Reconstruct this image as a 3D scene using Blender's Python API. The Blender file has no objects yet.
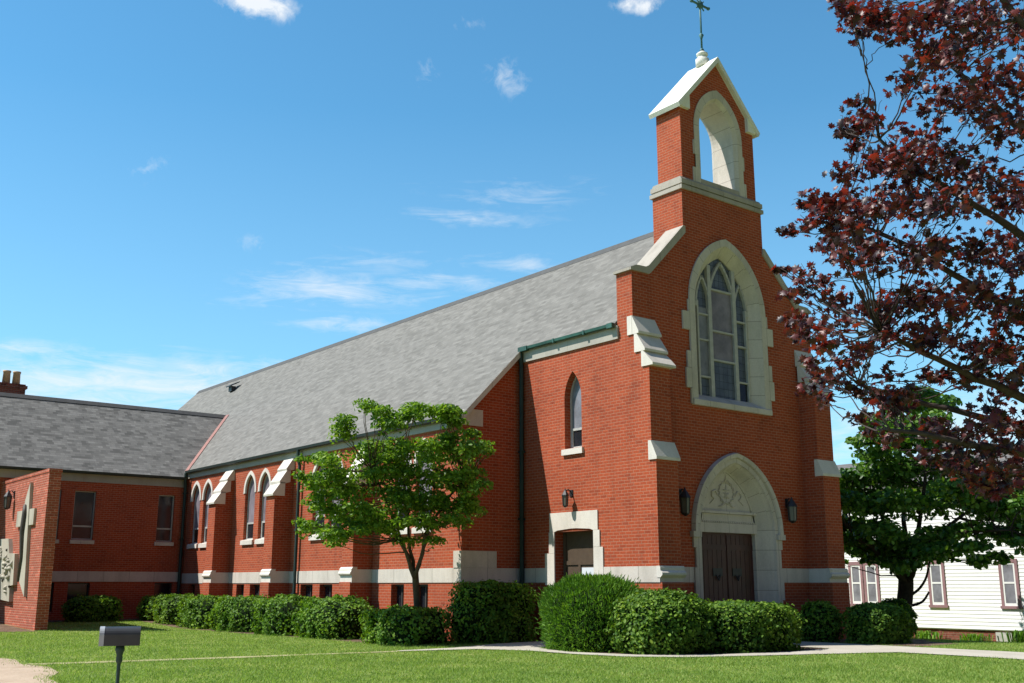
import bpy, math, random
import numpy as np
from mathutils import Vector, Matrix
from mathutils.geometry import tessellate_polygon

random.seed(7); rng = np.random.default_rng(11)
C = bpy.context.scene.collection
R = math.radians
sc = bpy.context.scene

# ------------------------------------------------------------------ camera
CAM = Vector((-21.905, -18.335, 1.5)); YAW, PITCH, FPX = 0.6688, 0.2239, 1069.06
cam = bpy.data.cameras.new('camera'); co = bpy.data.objects.new('camera', cam); C.objects.link(co)
co.location = CAM; co.rotation_euler = (math.pi/2 + PITCH, 0, -YAW)
cam.sensor_fit = 'HORIZONTAL'; cam.sensor_width = 36; cam.lens = FPX*36/1024
cam.clip_start = .1; cam.clip_end = 8000
sc.camera = co

# ------------------------------------------------------------------ sun, sky, exposure
SUNV = Vector((-1, .57, 1.52)).normalized()               # towards the sun
ELEV = math.asin(SUNV.z); AZ = math.atan2(SUNV.x, SUNV.y)  # clockwise from +Y
sl = bpy.data.lights.new('sun', 'SUN'); sl.energy = 5.0; sl.angle = R(.5); sl.color = (1, .955, .88)
so = bpy.data.objects.new('sun', sl); C.objects.link(so)
so.rotation_euler = SUNV.to_track_quat('Z', 'Y').to_euler(); so.location = (-30, 10, 40)

w = bpy.data.worlds.new('World'); sc.world = w; w.use_nodes = True
sc.view_settings.view_transform = 'Standard'; sc.view_settings.look = 'None'
sc.view_settings.exposure = 0.46; sc.view_settings.gamma = 1


class G:                                                   # tiny node-graph helper
    def __init__(s, tree): s.t = tree; s.n = tree.nodes; s.l = tree.links
    def add(s, typ, ins=None, **kw):
        n = s.n.new(typ)
        for k, v in kw.items(): setattr(n, k, v)
        for k, v in (ins or {}).items(): s.set(n, k, v)
        return n
    def set(s, n, k, v):
        if isinstance(v, bpy.types.NodeSocket): s.l.new(v, n.inputs[k])
        else:
            if isinstance(v, (tuple, list)) and len(v) == 3 and n.inputs[k].type == 'RGBA': v = (*v, 1)
            n.inputs[k].default_value = v
    def math(s, op, a, b=0.0, clamp=False):
        n = s.add('ShaderNodeMath', {0: a, 1: b}, operation=op); n.use_clamp = clamp; return n.outputs[0]
    def vmath(s, op, a, b=(0, 0, 0)):
        n = s.add('ShaderNodeVectorMath', {0: a, 1: b}, operation=op)
        return n.outputs['Value'] if op in ('DOT_PRODUCT', 'LENGTH', 'DISTANCE') else n.outputs[0]
    def mix(s, f, a, b, blend='MIX'):
        n = s.add('ShaderNodeMix', data_type='RGBA', blend_type=blend)
        s.set(n, 0, f); s.set(n, 6, a); s.set(n, 7, b); return n.outputs[2]
    def ramp(s, f, stops):
        n = s.add('ShaderNodeValToRGB', {0: f}); r = n.color_ramp
        while len(r.elements) < len(stops): r.elements.new(.5)
        for e, (p, c) in zip(r.elements, stops):
            e.position = p; e.color = (*c, 1) if isinstance(c, tuple) else (c, c, c, 1)
        return n.outputs[0]
    def noise(s, vec, scale, detail=4, rough=.55, dist=0.0):
        return s.add('ShaderNodeTexNoise', {'Vector': vec, 'Scale': scale, 'Detail': detail, 'Roughness': rough, 'Distortion': dist}).outputs[0]


def pixdir(u, v):
    fw = Vector((math.sin(YAW)*math.cos(PITCH), math.cos(YAW)*math.cos(PITCH), math.sin(PITCH)))
    r = Vector((math.cos(YAW), -math.sin(YAW), 0)); up = r.cross(fw)
    return fw + r*((u-512)/FPX) - up*((v-341.5)/FPX)


def at(u, v, d): return CAM + pixdir(u, v)*d


g = G(w.node_tree); g.n.clear()
sky = g.add('ShaderNodeTexSky', sky_type='NISHITA')
sky.sun_disc = False; sky.sun_elevation = ELEV; sky.sun_rotation = AZ
sky.air_density = 1.0; sky.dust_density = .15; sky.ozone_density = 2.2; sky.altitude = 100
dirv = g.add('ShaderNodeTexCoord').outputs['Generated']
dirv = g.vmath('NORMALIZE', dirv)
sep = g.add('ShaderNodeSeparateXYZ', {0: dirv})
SKYMUL = (.85, 1.62, 1.72)
wv = g.add('ShaderNodeTexNoise', {'Vector': dirv, 'Scale': 13.0, 'Detail': 4.0, 'Roughness': .6})
warp = g.vmath('MULTIPLY', g.vmath('SUBTRACT', wv.outputs['Color'], (.5, .5, .5)), (.06, .06, .035))
dw = g.vmath('ADD', dirv, warp)
def spot(u, v, rad, squash, power=1.0):                    # a patch of sky direction where a cloud stands, its edge torn by noise
    d = pixdir(u, v).normalized()
    diff = g.vmath('MULTIPLY', g.vmath('SUBTRACT', dw, tuple(d)), (1, 1, squash))
    q = g.math('DIVIDE', g.vmath('LENGTH', diff), rad)
    return g.math('MULTIPLY', g.math('SUBTRACT', 1.0, q, True), power)
fine = g.noise(dirv, 60, 6, .66, .4)
streak = g.noise(g.vmath('MULTIPLY', dirv, (1, 1, 5.5)), 15, 9, .70, .9)
def gather(spots, nz, thr, soft):
    m = None
    for sp_ in spots:
        q = spot(*sp_); m = q if m is None else g.math('MAXIMUM', m, q)
    t = g.math('DIVIDE', g.math('SUBTRACT', g.math('ADD', m, g.math('MULTIPLY', nz, 1.0)), thr), soft)
    return g.math('MULTIPLY', g.math('MULTIPLY', t, 1.0, True), g.math('MULTIPLY', m, 3.0, True))
puff = gather([(252, 4, .042, 2.4, .62), (642, 2, .034, 3, .52), (508, 76, .032, 1.6, .36), (146, 167, .03, 2.2, .22),
               (252, 246, .025, 2.2, .22), (435, 72, .025, 1.6, .2), (470, 30, .025, 1.6, .2)], fine, .62, .42)
cirr = gather([(470, 217, .11, 9, .34), (330, 290, .13, 4.5, .42), (345, 326, .11, 9, .36), (520, 190, .14, 7, .25), (130, 386, .34, 8, .47), (60, 402, .25, 9, .42),
               (20, 350, .12, 8, .36), (220, 372, .16, 6, .36), (430, 285, .13, 7, .33), (520, 262, .11, 7, .32), (380, 262, .10, 7, .25), (250, 300, .10, 6, .25), (960, 430, .3, 5, .45)], streak, .62, .55)
cl = g.math('MINIMUM', g.math('MAXIMUM', puff, cirr), .94)
skyc = g.mix(1.0, sky.outputs[0], SKYMUL, 'MULTIPLY')
low = g.ramp(sep.outputs[2], [(0.0, 1.0), (.18, .42), (.42, 0.0)])    # paler air towards the horizon, all round
skyc = g.mix(g.math('MULTIPLY', low, .5), skyc, (5.0, 7.0, 8.6))
skyc = g.mix(cl, skyc, (8.2, 8.6, 9.0))
# unseen dim sky patch, added behind the viewer to cut fill on the facade
fill_cut = g.math('ADD', g.vmath('DOT_PRODUCT', dirv, (.25, -.95, .1)), g.math('MULTIPLY', g.math('SUBTRACT', g.noise(dirv, 3, 5, .6), .5), .5))
skyc = g.mix(g.math('MULTIPLY', g.ramp(fill_cut, [(.0, 0.0), (.35, 1.0)]), .9), skyc, (.62, .72, 1.65))
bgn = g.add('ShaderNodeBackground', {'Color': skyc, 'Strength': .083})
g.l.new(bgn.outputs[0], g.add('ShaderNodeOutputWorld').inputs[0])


# ------------------------------------------------------------------ materials
def mat(name):
    m = bpy.data.materials.new(name); m.use_nodes = True
    gg = G(m.node_tree); gg.b = gg.n['Principled BSDF']; gg.m = m
    gg.b.inputs['Roughness'].default_value = .8
    gg.b.inputs['Specular IOR Level'].default_value = .3
    return gg


def uvn(gg): return gg.add('ShaderNodeTexCoord').outputs['UV']
def objc(gg): return gg.add('ShaderNodeNewGeometry').outputs['Position']
def bump(gg, h, dist, strength=1.0):
    b = gg.add('ShaderNodeBump', {'Height': h, 'Distance': dist, 'Strength': strength}); gg.set(gg.b, 'Normal', b.outputs[0])


def brick_mat(name, c1, c2, cm, dark=.5):
    gg = mat(name); uv = uvn(gg); pos = objc(gg)
    br = gg.add('ShaderNodeTexBrick', {'Vector': uv, 'Color1': c1, 'Color2': c2, 'Mortar': cm, 'Scale': 1.0,
                'Mortar Size': .0095, 'Mortar Smooth': .3, 'Bias': -.1, 'Brick Width': .213, 'Row Height': .0765})
    br2 = gg.add('ShaderNodeTexBrick', {'Vector': uv, 'Color1': (0, 0, 0), 'Color2': (1, 1, 1), 'Mortar': (0, 0, 0), 'Scale': 1.0,
                'Mortar Size': 0.0, 'Bias': 0.0, 'Brick Width': .213, 'Row Height': .0765}); br2.offset = .5
    odd = gg.ramp(br2.outputs[0], [(.80, 1.0), (.97, dark)])
    c = gg.mix(1.0, br.outputs[0], odd, 'MULTIPLY')
    big = gg.noise(pos, .55, 5, .6); sm = gg.noise(pos, 22, 3, .6)
    c = gg.mix(1.0, c, gg.ramp(big, [(.3, .86), (.7, 1.1)]), 'MULTIPLY')
    c = gg.mix(1.0, c, gg.ramp(sm, [(.25, .82), (.75, 1.14)]), 'MULTIPLY')
    st = gg.noise(gg.vmath('MULTIPLY', pos, (1, 1, .12)), 2.4, 6, .65)
    c = gg.mix(gg.ramp(st, [(.52, 0.0), (.75, .45)]), c, gg.mix(1.0, c, (.55, .55, .58), 'MULTIPLY'))
    wht = gg.noise(gg.vmath('MULTIPLY', pos, (1, 1, .5)), 3.1, 6, .7)
    c = gg.mix(gg.ramp(wht, [(.60, 0.0), (.80, .22)]), c, (.50, .30, .22))
    gg.set(gg.b, 'Base Color', c); gg.b.inputs['Roughness'].default_value = .86
    bump(gg, gg.math('SUBTRACT', 1.0, br.outputs[1]), .006, .7)
    return gg.m


def stone_mat(name, c, jw=.95, joint=.5, stain=.3):
    gg = mat(name); uv = uvn(gg); pos = objc(gg)
    br = gg.add('ShaderNodeTexBrick', {'Vector': uv, 'Color1': (1, 1, 1), 'Color2': (.9, .9, .89), 'Mortar': (joint, joint*.97, joint*.93), 'Scale': 1.0,
                'Mortar Size': .009, 'Mortar Smooth': .3, 'Brick Width': jw, 'Row Height': 40.0})
    br.offset = 0
    vec = gg.vmath('MULTIPLY', pos, (1, 1, .35))
    st = gg.noise(vec, 1.6, 7, .65); gr = gg.noise(pos, 30, 3, .6)
    col = gg.mix(1.0, br.outputs[0], c, 'MULTIPLY')
    col = gg.mix(gg.math('MULTIPLY', gg.ramp(st, [(.46, 0.0), (.74, 1.0)]), stain), col, (c[0]*.42, c[1]*.41, c[2]*.38))
    col = gg.mix(1.0, col, gg.ramp(gr, [(.2, .88), (.8, 1.08)]), 'MULTIPLY')
    gg.set(gg.b, 'Base Color', col); bump(gg, gr, .004, .6)
    return gg.m


def shingle_mat(name, lo, hi, bd=.006):
    gg = mat(name); uv = uvn(gg); pos = objc(gg)
    wob = gg.add('ShaderNodeVectorMath', {0: uv}, operation='ADD')
    br = gg.add('ShaderNodeTexBrick', {'Vector': uv, 'Color1': (0, 0, 0), 'Color2': (1, 1, 1), 'Mortar': (.1, .1, .1), 'Scale': 1.0,
                'Mortar Size': .004, 'Mortar Smooth': .1, 'Bias': 0, 'Brick Width': .26, 'Row Height': .125})
    br.offset = .43; br.offset_frequency = 2; br.squash = .7; br.squash_frequency = 3
    u2 = gg.add('ShaderNodeMapping', {0: uv}); u2.inputs['Location'].default_value = (.137, 0, 0)
    br2 = gg.add('ShaderNodeTexBrick', {'Vector': u2.outputs[0], 'Color1': (0, 0, 0), 'Color2': (1, 1, 1), 'Mortar': (.5, .5, .5), 'Scale': 1.0,
                 'Mortar Size': 0, 'Brick Width': .41, 'Row Height': .125}); br2.offset = .31
    v = gg.math('ADD', gg.math('MULTIPLY', br.outputs[0], .6), gg.math('MULTIPLY', br2.outputs[0], .4))
    v = gg.math('ADD', v, gg.math('MULTIPLY', gg.math('SUBTRACT', gg.noise(pos, .7, 5, .6), .5), .28))
    c = gg.ramp(v, [(.1, lo), (.5, tuple((a+b)/2 for a, b in zip(lo, hi))), (.95, hi)])
    # shadow line of each course comes from the bump
    c = gg.mix(1.0, c, gg.ramp(gg.noise(pos, 60, 2, .6), [(.2, .8), (.8, 1.15)]), 'MULTIPLY')
    gg.set(gg.b, 'Base Color', c); gg.b.inputs['Roughness'].default_value = .9
    vv = gg.add('ShaderNodeSeparateXYZ', {0: uv}).outputs[1]
    saw = gg.math('FRACT', gg.math('DIVIDE', vv, .125))
    bump(gg, gg.math('ADD', gg.math('MULTIPLY', gg.math('SUBTRACT', 1.0, saw), .8), gg.math('MULTIPLY', v, .3)), bd, .7)
    return gg.m


def plain(name, c, rough=.6, spec=.3, metal=0.0, var=.18, nscale=6.0, bumpd=0.0):
    gg = mat(name); n = gg.noise(objc(gg), nscale, 5, .6)
    col = gg.mix(1.0, c, gg.ramp(n, [(.25, 1-var), (.75, 1+var)]), 'MULTIPLY')
    gg.set(gg.b, 'Base Color', col); gg.b.inputs['Roughness'].default_value = rough
    gg.b.inputs['Specular IOR Level'].default_value = spec; gg.b.inputs['Metallic'].default_value = metal
    if bumpd: bump(gg, gg.noise(objc(gg), nscale*5, 3, .6), bumpd)
    return gg.m


def glass(name, c, rough=.12, spec=.5, leaded=False):
    gg = mat(name); pos = objc(gg); n = gg.noise(pos, 2.3, 4, .6)
    col = gg.mix(1.0, c, gg.ramp(n, [(.3, .65), (.7, 1.3)]), 'MULTIPLY')
    if leaded:
        br = gg.add('ShaderNodeTexBrick', {'Vector': uvn(gg), 'Color1': (1, 1, 1), 'Color2': (.72, .74, .8), 'Mortar': (.25, .25, .25), 'Scale': 1.0,
                    'Mortar Size': .006, 'Brick Width': .17, 'Row Height': .2}); br.offset = 0
        col = gg.mix(1.0, col, br.outputs[0], 'MULTIPLY')
    gg.set(gg.b, 'Base Color', col); gg.b.inputs['Roughness'].default_value = rough
    gg.b.inputs['Specular IOR Level'].default_value = spec
    bump(gg, gg.noise(pos, 1.4, 2, .5), .012, .5)
    return gg.m


def leaf_mat(name, stops, rough=.45, trans=.35, tcol=None, spec=.4):
    gg = mat(name)
    rnd = gg.add('ShaderNodeNewGeometry').outputs['Random Per Island']
    big = gg.noise(objc(gg), 1.1, 3, .6)
    f = gg.math('ADD', gg.math('MULTIPLY', rnd, .7), gg.math('MULTIPLY', gg.math('SUBTRACT', big, .35), .9), True)
    c = gg.ramp(f, stops)
    gg.set(gg.b, 'Base Color', c); gg.b.inputs['Roughness'].default_value = rough
    gg.b.inputs['Specular IOR Level'].default_value = spec
    tc = gg.mix(1.0, c, tcol or (1.5, 1.5, .6), 'MULTIPLY')
    tr = gg.add('ShaderNodeBsdfTranslucent', {'Color': tc})
    mx = gg.add('ShaderNodeMixShader', {0: trans, 1: gg.b.outputs[0], 2: tr.outputs[0]})
    gg.l.new(mx.outputs[0], gg.n['Material Output'].inputs[0])
    return gg.m


def ground_mat(name, stops, scale, fine=18, bumpd=.02, rough=.95):
    gg = mat(name); pos = objc(gg)
    n1 = gg.noise(pos, scale, 6, .65); n2 = gg.noise(pos, fine, 5, .7)
    f = gg.math('ADD', gg.math('MULTIPLY', n1, .6), gg.math('MULTIPLY', n2, .4))
    gg.set(gg.b, 'Base Color', gg.ramp(f, stops)); gg.b.inputs['Roughness'].default_value = rough
    gg.b.inputs['Specular IOR Level'].default_value = .1
    bump(gg, n2, bumpd, .8); return gg.m


M = {}
M['brick'] = brick_mat('red_brick', (.38, .068, .022), (.325, .055, .019), (.40, .165, .10), .86)
M['brick_worn'] = brick_mat('weathered_brick', (.37, .085, .045), (.30, .062, .034), (.44, .24, .18), 1.6)
M['stone'] = stone_mat('limestone', (.60, .54, .475), stain=.5)
M['stone_arch'] = stone_mat('limestone_arch', (.575, .522, .46), jw=.52, stain=.55)
M['stone_white'] = stone_mat('pale_stone', (.68, .63, .565), jw=40, stain=.45)
M['stone_worn'] = stone_mat('weathered_limestone', (.40, .36, .31), jw=1.3, stain=.6)
M['fascia'] = stone_mat('grey_fascia', (.40, .375, .325), jw=2.4, joint=.8, stain=.3)
M['slab'] = stone_mat('roof_slab_stone', (.76, .75, .69), jw=.9, joint=.75, stain=.3)
M['shingle'] = shingle_mat('grey_shingles', (.140, .133, .120), (.222, .212, .193), .004)
M['shingle_wing'] = shingle_mat('slate_grey_shingles', (.110, .107, .100), (.25, .243, .226), .01)
M['ridge'] = plain('ridge_cap_grey', (.09, .09, .09), .9)
M['gutter'] = plain('dark_green_gutter', (.018, .03, .026), .55, .4)
M['copper'] = plain('green_copper', (.03, .10, .08), .6, .4, var=.6, nscale=3)
M['copperdark'] = plain('aged_copper', (.014, .034, .03), .6, .4, var=.4, nscale=2)
M['flash'] = plain('red_flashing', (.30, .15, .13), .7, var=.3)
M['cross'] = plain('verdigris', (.05, .14, .15), .55, .4, var=.4)
M['glass'] = glass('dark_window_glass', (.016, .019, .024))
M['glass_lead'] = glass('leaded_glass', (.11, .125, .15), .25, .5, True)
M['glass_pale'] = glass('pale_glazing', (.20, .20, .225), .3, .4)
M['glass_mauve'] = glass('mauve_glazing', (.205, .18, .205), .3, .4)
M['frame'] = plain('grey_frame', (.42, .41, .385), .5)
M['darkframe'] = plain('dark_frame', (.05, .045, .04), .5)
M['wood'] = plain('dark_red_wood', (.062, .017, .013), .45, .4, nscale=3, var=.3)
M['iron'] = plain('black_iron', (.018, .018, .02), .5, .5)
M['lampglass'] = plain('lantern_glass', (.10, .095, .085), .25, .5)
M['paper'] = plain('white_notice', (.62, .66, .70), .7, var=.05)
M['brown'] = plain('brown_door_paint', (.085, .06, .042), .5)
M['clay'] = plain('clay_pot', (.52, .36, .23), .8)
M['bark'] = plain('grey_brown_bark', (.10, .075, .055), .95, .1, var=.4, nscale=9, bumpd=.01)
M['darkbark'] = plain('dark_bark', (.045, .035, .03), .95, .1, var=.4, nscale=9, bumpd=.01)
M['maplebark'] = plain('maple_bark', (.065, .05, .045), .9, .15, var=.4, nscale=14)
M['relief'] = stone_mat('carved_stone', (.47, .43, .355), jw=40, stain=.6)
M['reliefdark'] = plain('bronze_and_recess_dark', (.06, .05, .042), .6, .4)
M['concrete'] = ground_mat('pale_concrete', [(.3, (.36, .33, .27)), (.7, (.52, .48, .41))], .9, 40, .004)
M['drive'] = ground_mat('sandy_drive', [(.3, (.34, .25, .175)), (.7, (.55, .43, .32))], 1.3, 16, .02)
M['worn'] = ground_mat('worn_dry_path', [(.35, (.20, .22, .07)), (.5, (.36, .33, .17)), (.65, (.46, .40, .26))], 2.2, 20, .02)
M['mulch'] = ground_mat('bark_mulch', [(.3, (.075, .05, .035)), (.5, (.17, .115, .08)), (.7, (.30, .22, .16))], 4, 45, .04)
M['lawn'] = ground_mat('lawn_soil', [(.34, (.15, .20, .04)), (.5, (.23, .275, .07)), (.66, (.33, .33, .13))], .55, 14, .03)
M['blade'] = leaf_mat('grass_blades', [(0, (.13, .225, .04)), (.45, (.215, .33, .07)), (.8, (.31, .41, .105)), (1, (.44, .43, .21))], .6, .42, (1.3, 1.35, .7), .25)
M['hedge'] = leaf_mat('hedge_leaves', [(0, (.03, .085, .011)), (.45, (.09, .19, .02)), (.8, (.18, .31, .032)), (1, (.28, .39, .055))], .55, .3, None, .2)
M['yew'] = leaf_mat('yew_needles', [(0, (.03, .09, .010)), (.45, (.08, .19, .018)), (.8, (.15, .29, .03)), (1, (.24, .38, .05))], .6, .3, None, .2)
M['box'] = leaf_mat('box_leaves', [(0, (.025, .075, .010)), (.5, (.08, .165, .017)), (.8, (.17, .28, .032)), (1, (.27, .35, .06))], .55, .3, None, .2)
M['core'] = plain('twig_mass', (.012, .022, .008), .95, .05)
M['dogwood'] = leaf_mat('dogwood_leaves', [(0, (.04, .105, .012)), (.4, (.10, .205, .02)), (.75, (.19, .31, .034)), (1, (.34, .44, .07))], .5, .42, None, .3)
M['shadetree'] = leaf_mat('shade_tree_leaves', [(0, (.02, .065, .011)), (.5, (.06, .15, .022)), (.85, (.15, .27, .036)), (1, (.25, .37, .06))], .42, .35)
M['maple'] = leaf_mat('purple_maple_leaves', [(0, (.012, .008, .010)), (.4, (.032, .012, .015)), (.68, (.125, .032, .03)), (.9, (.17, .036, .024)), (1, (.24, .12, .13))], .45, .32, (2.4, .8, .5), .6)
M['siding'] = plain('white_siding', (.80, .80, .79), .55, var=.05, nscale=2)
M['mauve'] = plain('mauve_trim', (.27, .155, .165), .6)
M['housewhite'] = plain('white_sash', (.78, .78, .77), .5, var=.05)
M['housebrick'] = brick_mat('foundation_brick', (.22, .06, .04), (.16, .045, .03), (.25, .16, .12))
M['houseroof'] = shingle_mat('house_shingles', (.10, .095, .09), (.2, .19, .18))
M['mailbox'] = plain('grey_painted_metal', (.04, .041, .043), .4, .6, .1, var=.25)
M['post'] = plain('green_painted_post', (.03, .06, .045), .5)


# ------------------------------------------------------------------ mesh helpers
class MB:
    def __init__(s): s.v = []; s.f = []; s.uv = {}
    def face(s, pts, uvs=None):
        i = len(s.v); s.v += [tuple(p) for p in pts]; s.f.append(tuple(range(i, i+len(pts))))
        if uvs: s.uv[len(s.f)-1] = uvs
    def box(s, a, b):
        x0, y0, z0 = (min(a[i], b[i]) for i in range(3)); x1, y1, z1 = (max(a[i], b[i]) for i in range(3))
        p = [(x0,y0,z0),(x1,y0,z0),(x1,y1,z0),(x0,y1,z0),(x0,y0,z1),(x1,y0,z1),(x1,y1,z1),(x0,y1,z1)]
        for q in ((3,2,1,0),(4,5,6,7),(0,1,5,4),(1,2,6,5),(2,3,7,6),(3,0,4,7)): s.face([p[k] for k in q])
    def prism(s, poly, off):
        """poly: 3D points (planar, any order); off: extrusion vector"""
        off = Vector(off); P = [Vector(p) for p in poly]; Q = [p+off for p in P]
        for tri in tessellate_polygon([P]):
            s.face([P[k] for k in tri]); s.face([Q[k] for k in reversed(tri)])
        n = len(P)
        for i in range(n): j = (i+1) % n; s.face([P[i], P[j], Q[j], Q[i]])
    def loft(s, rings, closed=False, arc=False):
        L = [[Vector(p) for p in r] for r in rings]; acc = 0
        n = len(L[0])
        for a, b in zip(L[:-1], L[1:]):
            d = (a[n//3]-b[n//3]).length; s0 = 0
            for i in range(n if closed else n-1):
                j = (i+1) % n; st = (a[i]-a[j]).length
                uv = [(s0, acc), (s0+st, acc), (s0+st, acc+d), (s0, acc+d)] if arc else None
                s.face([a[i], a[j], b[j], b[i]], uv); s0 += st
            acc += d
    def tube(s, pts, radii, n=6, cap=True):
        P = [Vector(p) for p in pts]
        if not hasattr(radii, '__len__'): radii = [radii]*len(P)
        rings = []; prev = None
        for i, p in enumerate(P):
            t = (P[min(i+1, len(P)-1)]-P[max(i-1, 0)]).normalized()
            ref = prev if prev is not None else (Vector((1, 0, 0)) if abs(t.x) < .8 else Vector((0, 1, 0)))
            a = (ref-t*ref.dot(t)).normalized(); b = t.cross(a); prev = a
            rings.append([p+(a*math.cos(2*math.pi*k/n)+b*math.sin(2*math.pi*k/n))*radii[i] for k in range(n)])
        s.loft(rings, True)
        if cap: s.face(rings[0][::-1]); s.face(rings[-1])
    def lathe(s, c, prof, n=12):
        c = Vector(c)
        rings = [[c+Vector((r*math.cos(2*math.pi*k/n), r*math.sin(2*math.pi*k/n), z)) for k in range(n)] for r, z in prof]
        s.loft(rings, True); s.face(rings[0][::-1]); s.face(rings[-1])
    def build(s, name, m, parent=None, smooth=False):
        root = parent
        o0 = Vector((0, 0, 0))
        while root is not None: o0 = o0+root.location; root = root.parent
        V = np.array(s.v, dtype=np.float64)
        me = bpy.data.meshes.new(name)
        me.from_pydata((V-np.array(o0)).tolist(), [], s.f)
        uvl = me.uv_layers.new(name='UVMap'); buf = np.zeros(len(me.loops)*2)
        k = 0
        for fi, f in enumerate(s.f):
            if fi in s.uv:
                for q in s.uv[fi]: buf[2*k:2*k+2] = q; k += 1
                continue
            n = np.zeros(3)
            for i in range(len(f)):
                a, b = V[f[i]], V[f[(i+1) % len(f)]]
                n += np.cross(a, b)
            ln = np.linalg.norm(n); n = n/ln if ln > 0 else np.array((0, 0, 1.))
            if abs(n[2]) > .97: t = np.array((1., 0, 0)); bt = np.array((0, 1., 0))
            else:
                t = np.array((-n[1], n[0], 0)); t /= np.linalg.norm(t)
                if (t[0]+t[1]) < 0: t = -t
                bt = np.cross(n, t); bt = bt if bt[2] >= 0 else -bt
            for i in f: buf[2*k] = V[i] @ t; buf[2*k+1] = V[i] @ bt; k += 1
        uvl.data.foreach_set('uv', buf)
        me.materials.append(M[m] if isinstance(m, str) else m)
        if smooth:
            import bmesh
            bm = bmesh.new(); bm.from_mesh(me); bmesh.ops.remove_doubles(bm, verts=bm.verts, dist=.0005)
            bmesh.ops.recalc_face_normals(bm, faces=bm.faces)
            for f in bm.faces: f.smooth = True
            bm.to_mesh(me); bm.free()
        else:
            me.update()
        o = bpy.data.objects.new(name, me); C.objects.link(o)
        if parent is not None: o.parent = parent
        return o


def tag(o, label=None, cat=None, group=None, kind=None):
    for k, v in (('label', label), ('category', cat), ('group', group), ('kind', kind)):
        if v: o[k] = v
    return o


def thing(name, loc, label, cat, group=None):
    o = bpy.data.objects.new(name, None); C.objects.link(o); o.location = loc; o.empty_display_size = .3
    return tag(o, label, cat, group)


class F:                                                   # a wall's own frame: u along it, z up, d outwards
    def __init__(s, o, u, n): s.o = Vector(o); s.u = Vector(u); s.n = Vector(n)
    def p(s, u, z, d=0.0): return s.o + s.u*u + Vector((0, 0, z)) + s.n*d
    def poly(s, mb, pts, d0, d1): mb.prism([s.p(u, z, d1) for u, z in pts], s.n*(d0-d1))
    def box(s, mb, u0, u1, z0, z1, d0, d1): s.poly(mb, [(u0, z0), (u1, z0), (u1, z1), (u0, z1)], d0, d1)
    def prof(s, mb, prof, u0, u1): mb.prism([s.p(u0, z, d) for d, z in prof], s.u*(u1-u0))
    def wall(s, mb, outer, holes=(), reveal=.25, d=0.0):
        loops = [outer]+list(holes); L = [[Vector((u, z, 0)) for u, z in lp] for lp in loops]
        flat = [q for lp in loops for q in lp]
        for tri in tessellate_polygon(L):
            a = [flat[k] for k in tri]
            ar = (a[1][0]-a[0][0])*(a[2][1]-a[0][1])-(a[2][0]-a[0][0])*(a[1][1]-a[0][1])
            if ar < 0: a = a[::-1]
            mb.face([s.p(u, z, d) for u, z in a])
        for h in holes:
            n = len(h)
            for i in range(n):
                (u0, z0), (u1, z1) = h[i], h[(i+1) % n]
                mb.face([s.p(u0, z0, d), s.p(u0, z0, d-reveal), s.p(u1, z1, d-reveal), s.p(u1, z1, d)])


def arch(uc, w, zs, h, z0, n=10):
    """pointed two-centred arch outline from bottom right up over the apex to bottom left"""
    Rr = (h*h+w*w)/(2*w); pts = [(uc+w, z0)]
    a1 = math.asin(min(1, h/Rr)) if Rr >= w else 0
    if h > Rr: a1 = math.pi-math.asin(h/Rr)
    for i in range(n+1):
        a = a1*i/n; pts.append((uc+w-Rr+Rr*math.cos(a), zs+Rr*math.sin(a)))
    pts[-1] = (uc, zs+h)
    return pts + [(2*uc-x, z) for x, z in reversed(pts[:-1])]


# ------------------------------------------------------------------ ground
def smooth01(t): t = max(0., min(1., t)); return t*t*(3-2*t)
def GZ(x, y):
    z = .1 + .16*smooth01((y-15)/8.) - .5*smooth01((x-3)/12.)
    z -= .12*smooth01((-y-6)/10.)
    return z


def sheet(mb, poly, lift, step=.7):
    """flat polygon laid over the terrain, cut in strips so that it follows it"""
    import bmesh
    bm = bmesh.new(); bm.faces.new([bm.verts.new((x, y, 0)) for x, y in poly])
    xs = [p[0] for p in poly]; ys = [p[1] for p in poly]
    for k in np.arange(min(xs)+step, max(xs), step):
        bmesh.ops.bisect_plane(bm, geom=bm.verts[:]+bm.edges[:]+bm.faces[:], plane_co=(k, 0, 0), plane_no=(1, 0, 0))
    for k in np.arange(min(ys)+step, max(ys), step):
        bmesh.ops.bisect_plane(bm, geom=bm.verts[:]+bm.edges[:]+bm.faces[:], plane_co=(0, k, 0), plane_no=(0, 1, 0))
    for f in bm.faces: mb.face([(v.co.x, v.co.y, GZ(v.co.x, v.co.y)+lift) for v in f.verts])
    bm.free()


def axis(lo, hi, st): return list(np.arange(lo, hi+.01, st))
gx = [-4000, -1500, -600, -250, -120, -80]+axis(-60, 60, 1.2)+[80, 120, 250, 600, 1500, 4000]
gy = [-4000, -1500, -600, -250, -120, -80]+axis(-60, 60, 1.2)+[80, 120, 250, 600, 1500, 4000]
b = MB()
for i in range(len(gx)-1):
    for j in range(len(gy)-1):
        b.face([(x, y, GZ(x, y)) for x, y in ((gx[i], gy[j]), (gx[i+1], gy[j]), (gx[i+1], gy[j+1]), (gx[i], gy[j+1]))])
tag(b.build('lawn_ground', 'lawn', smooth=True), kind='structure')

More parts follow.
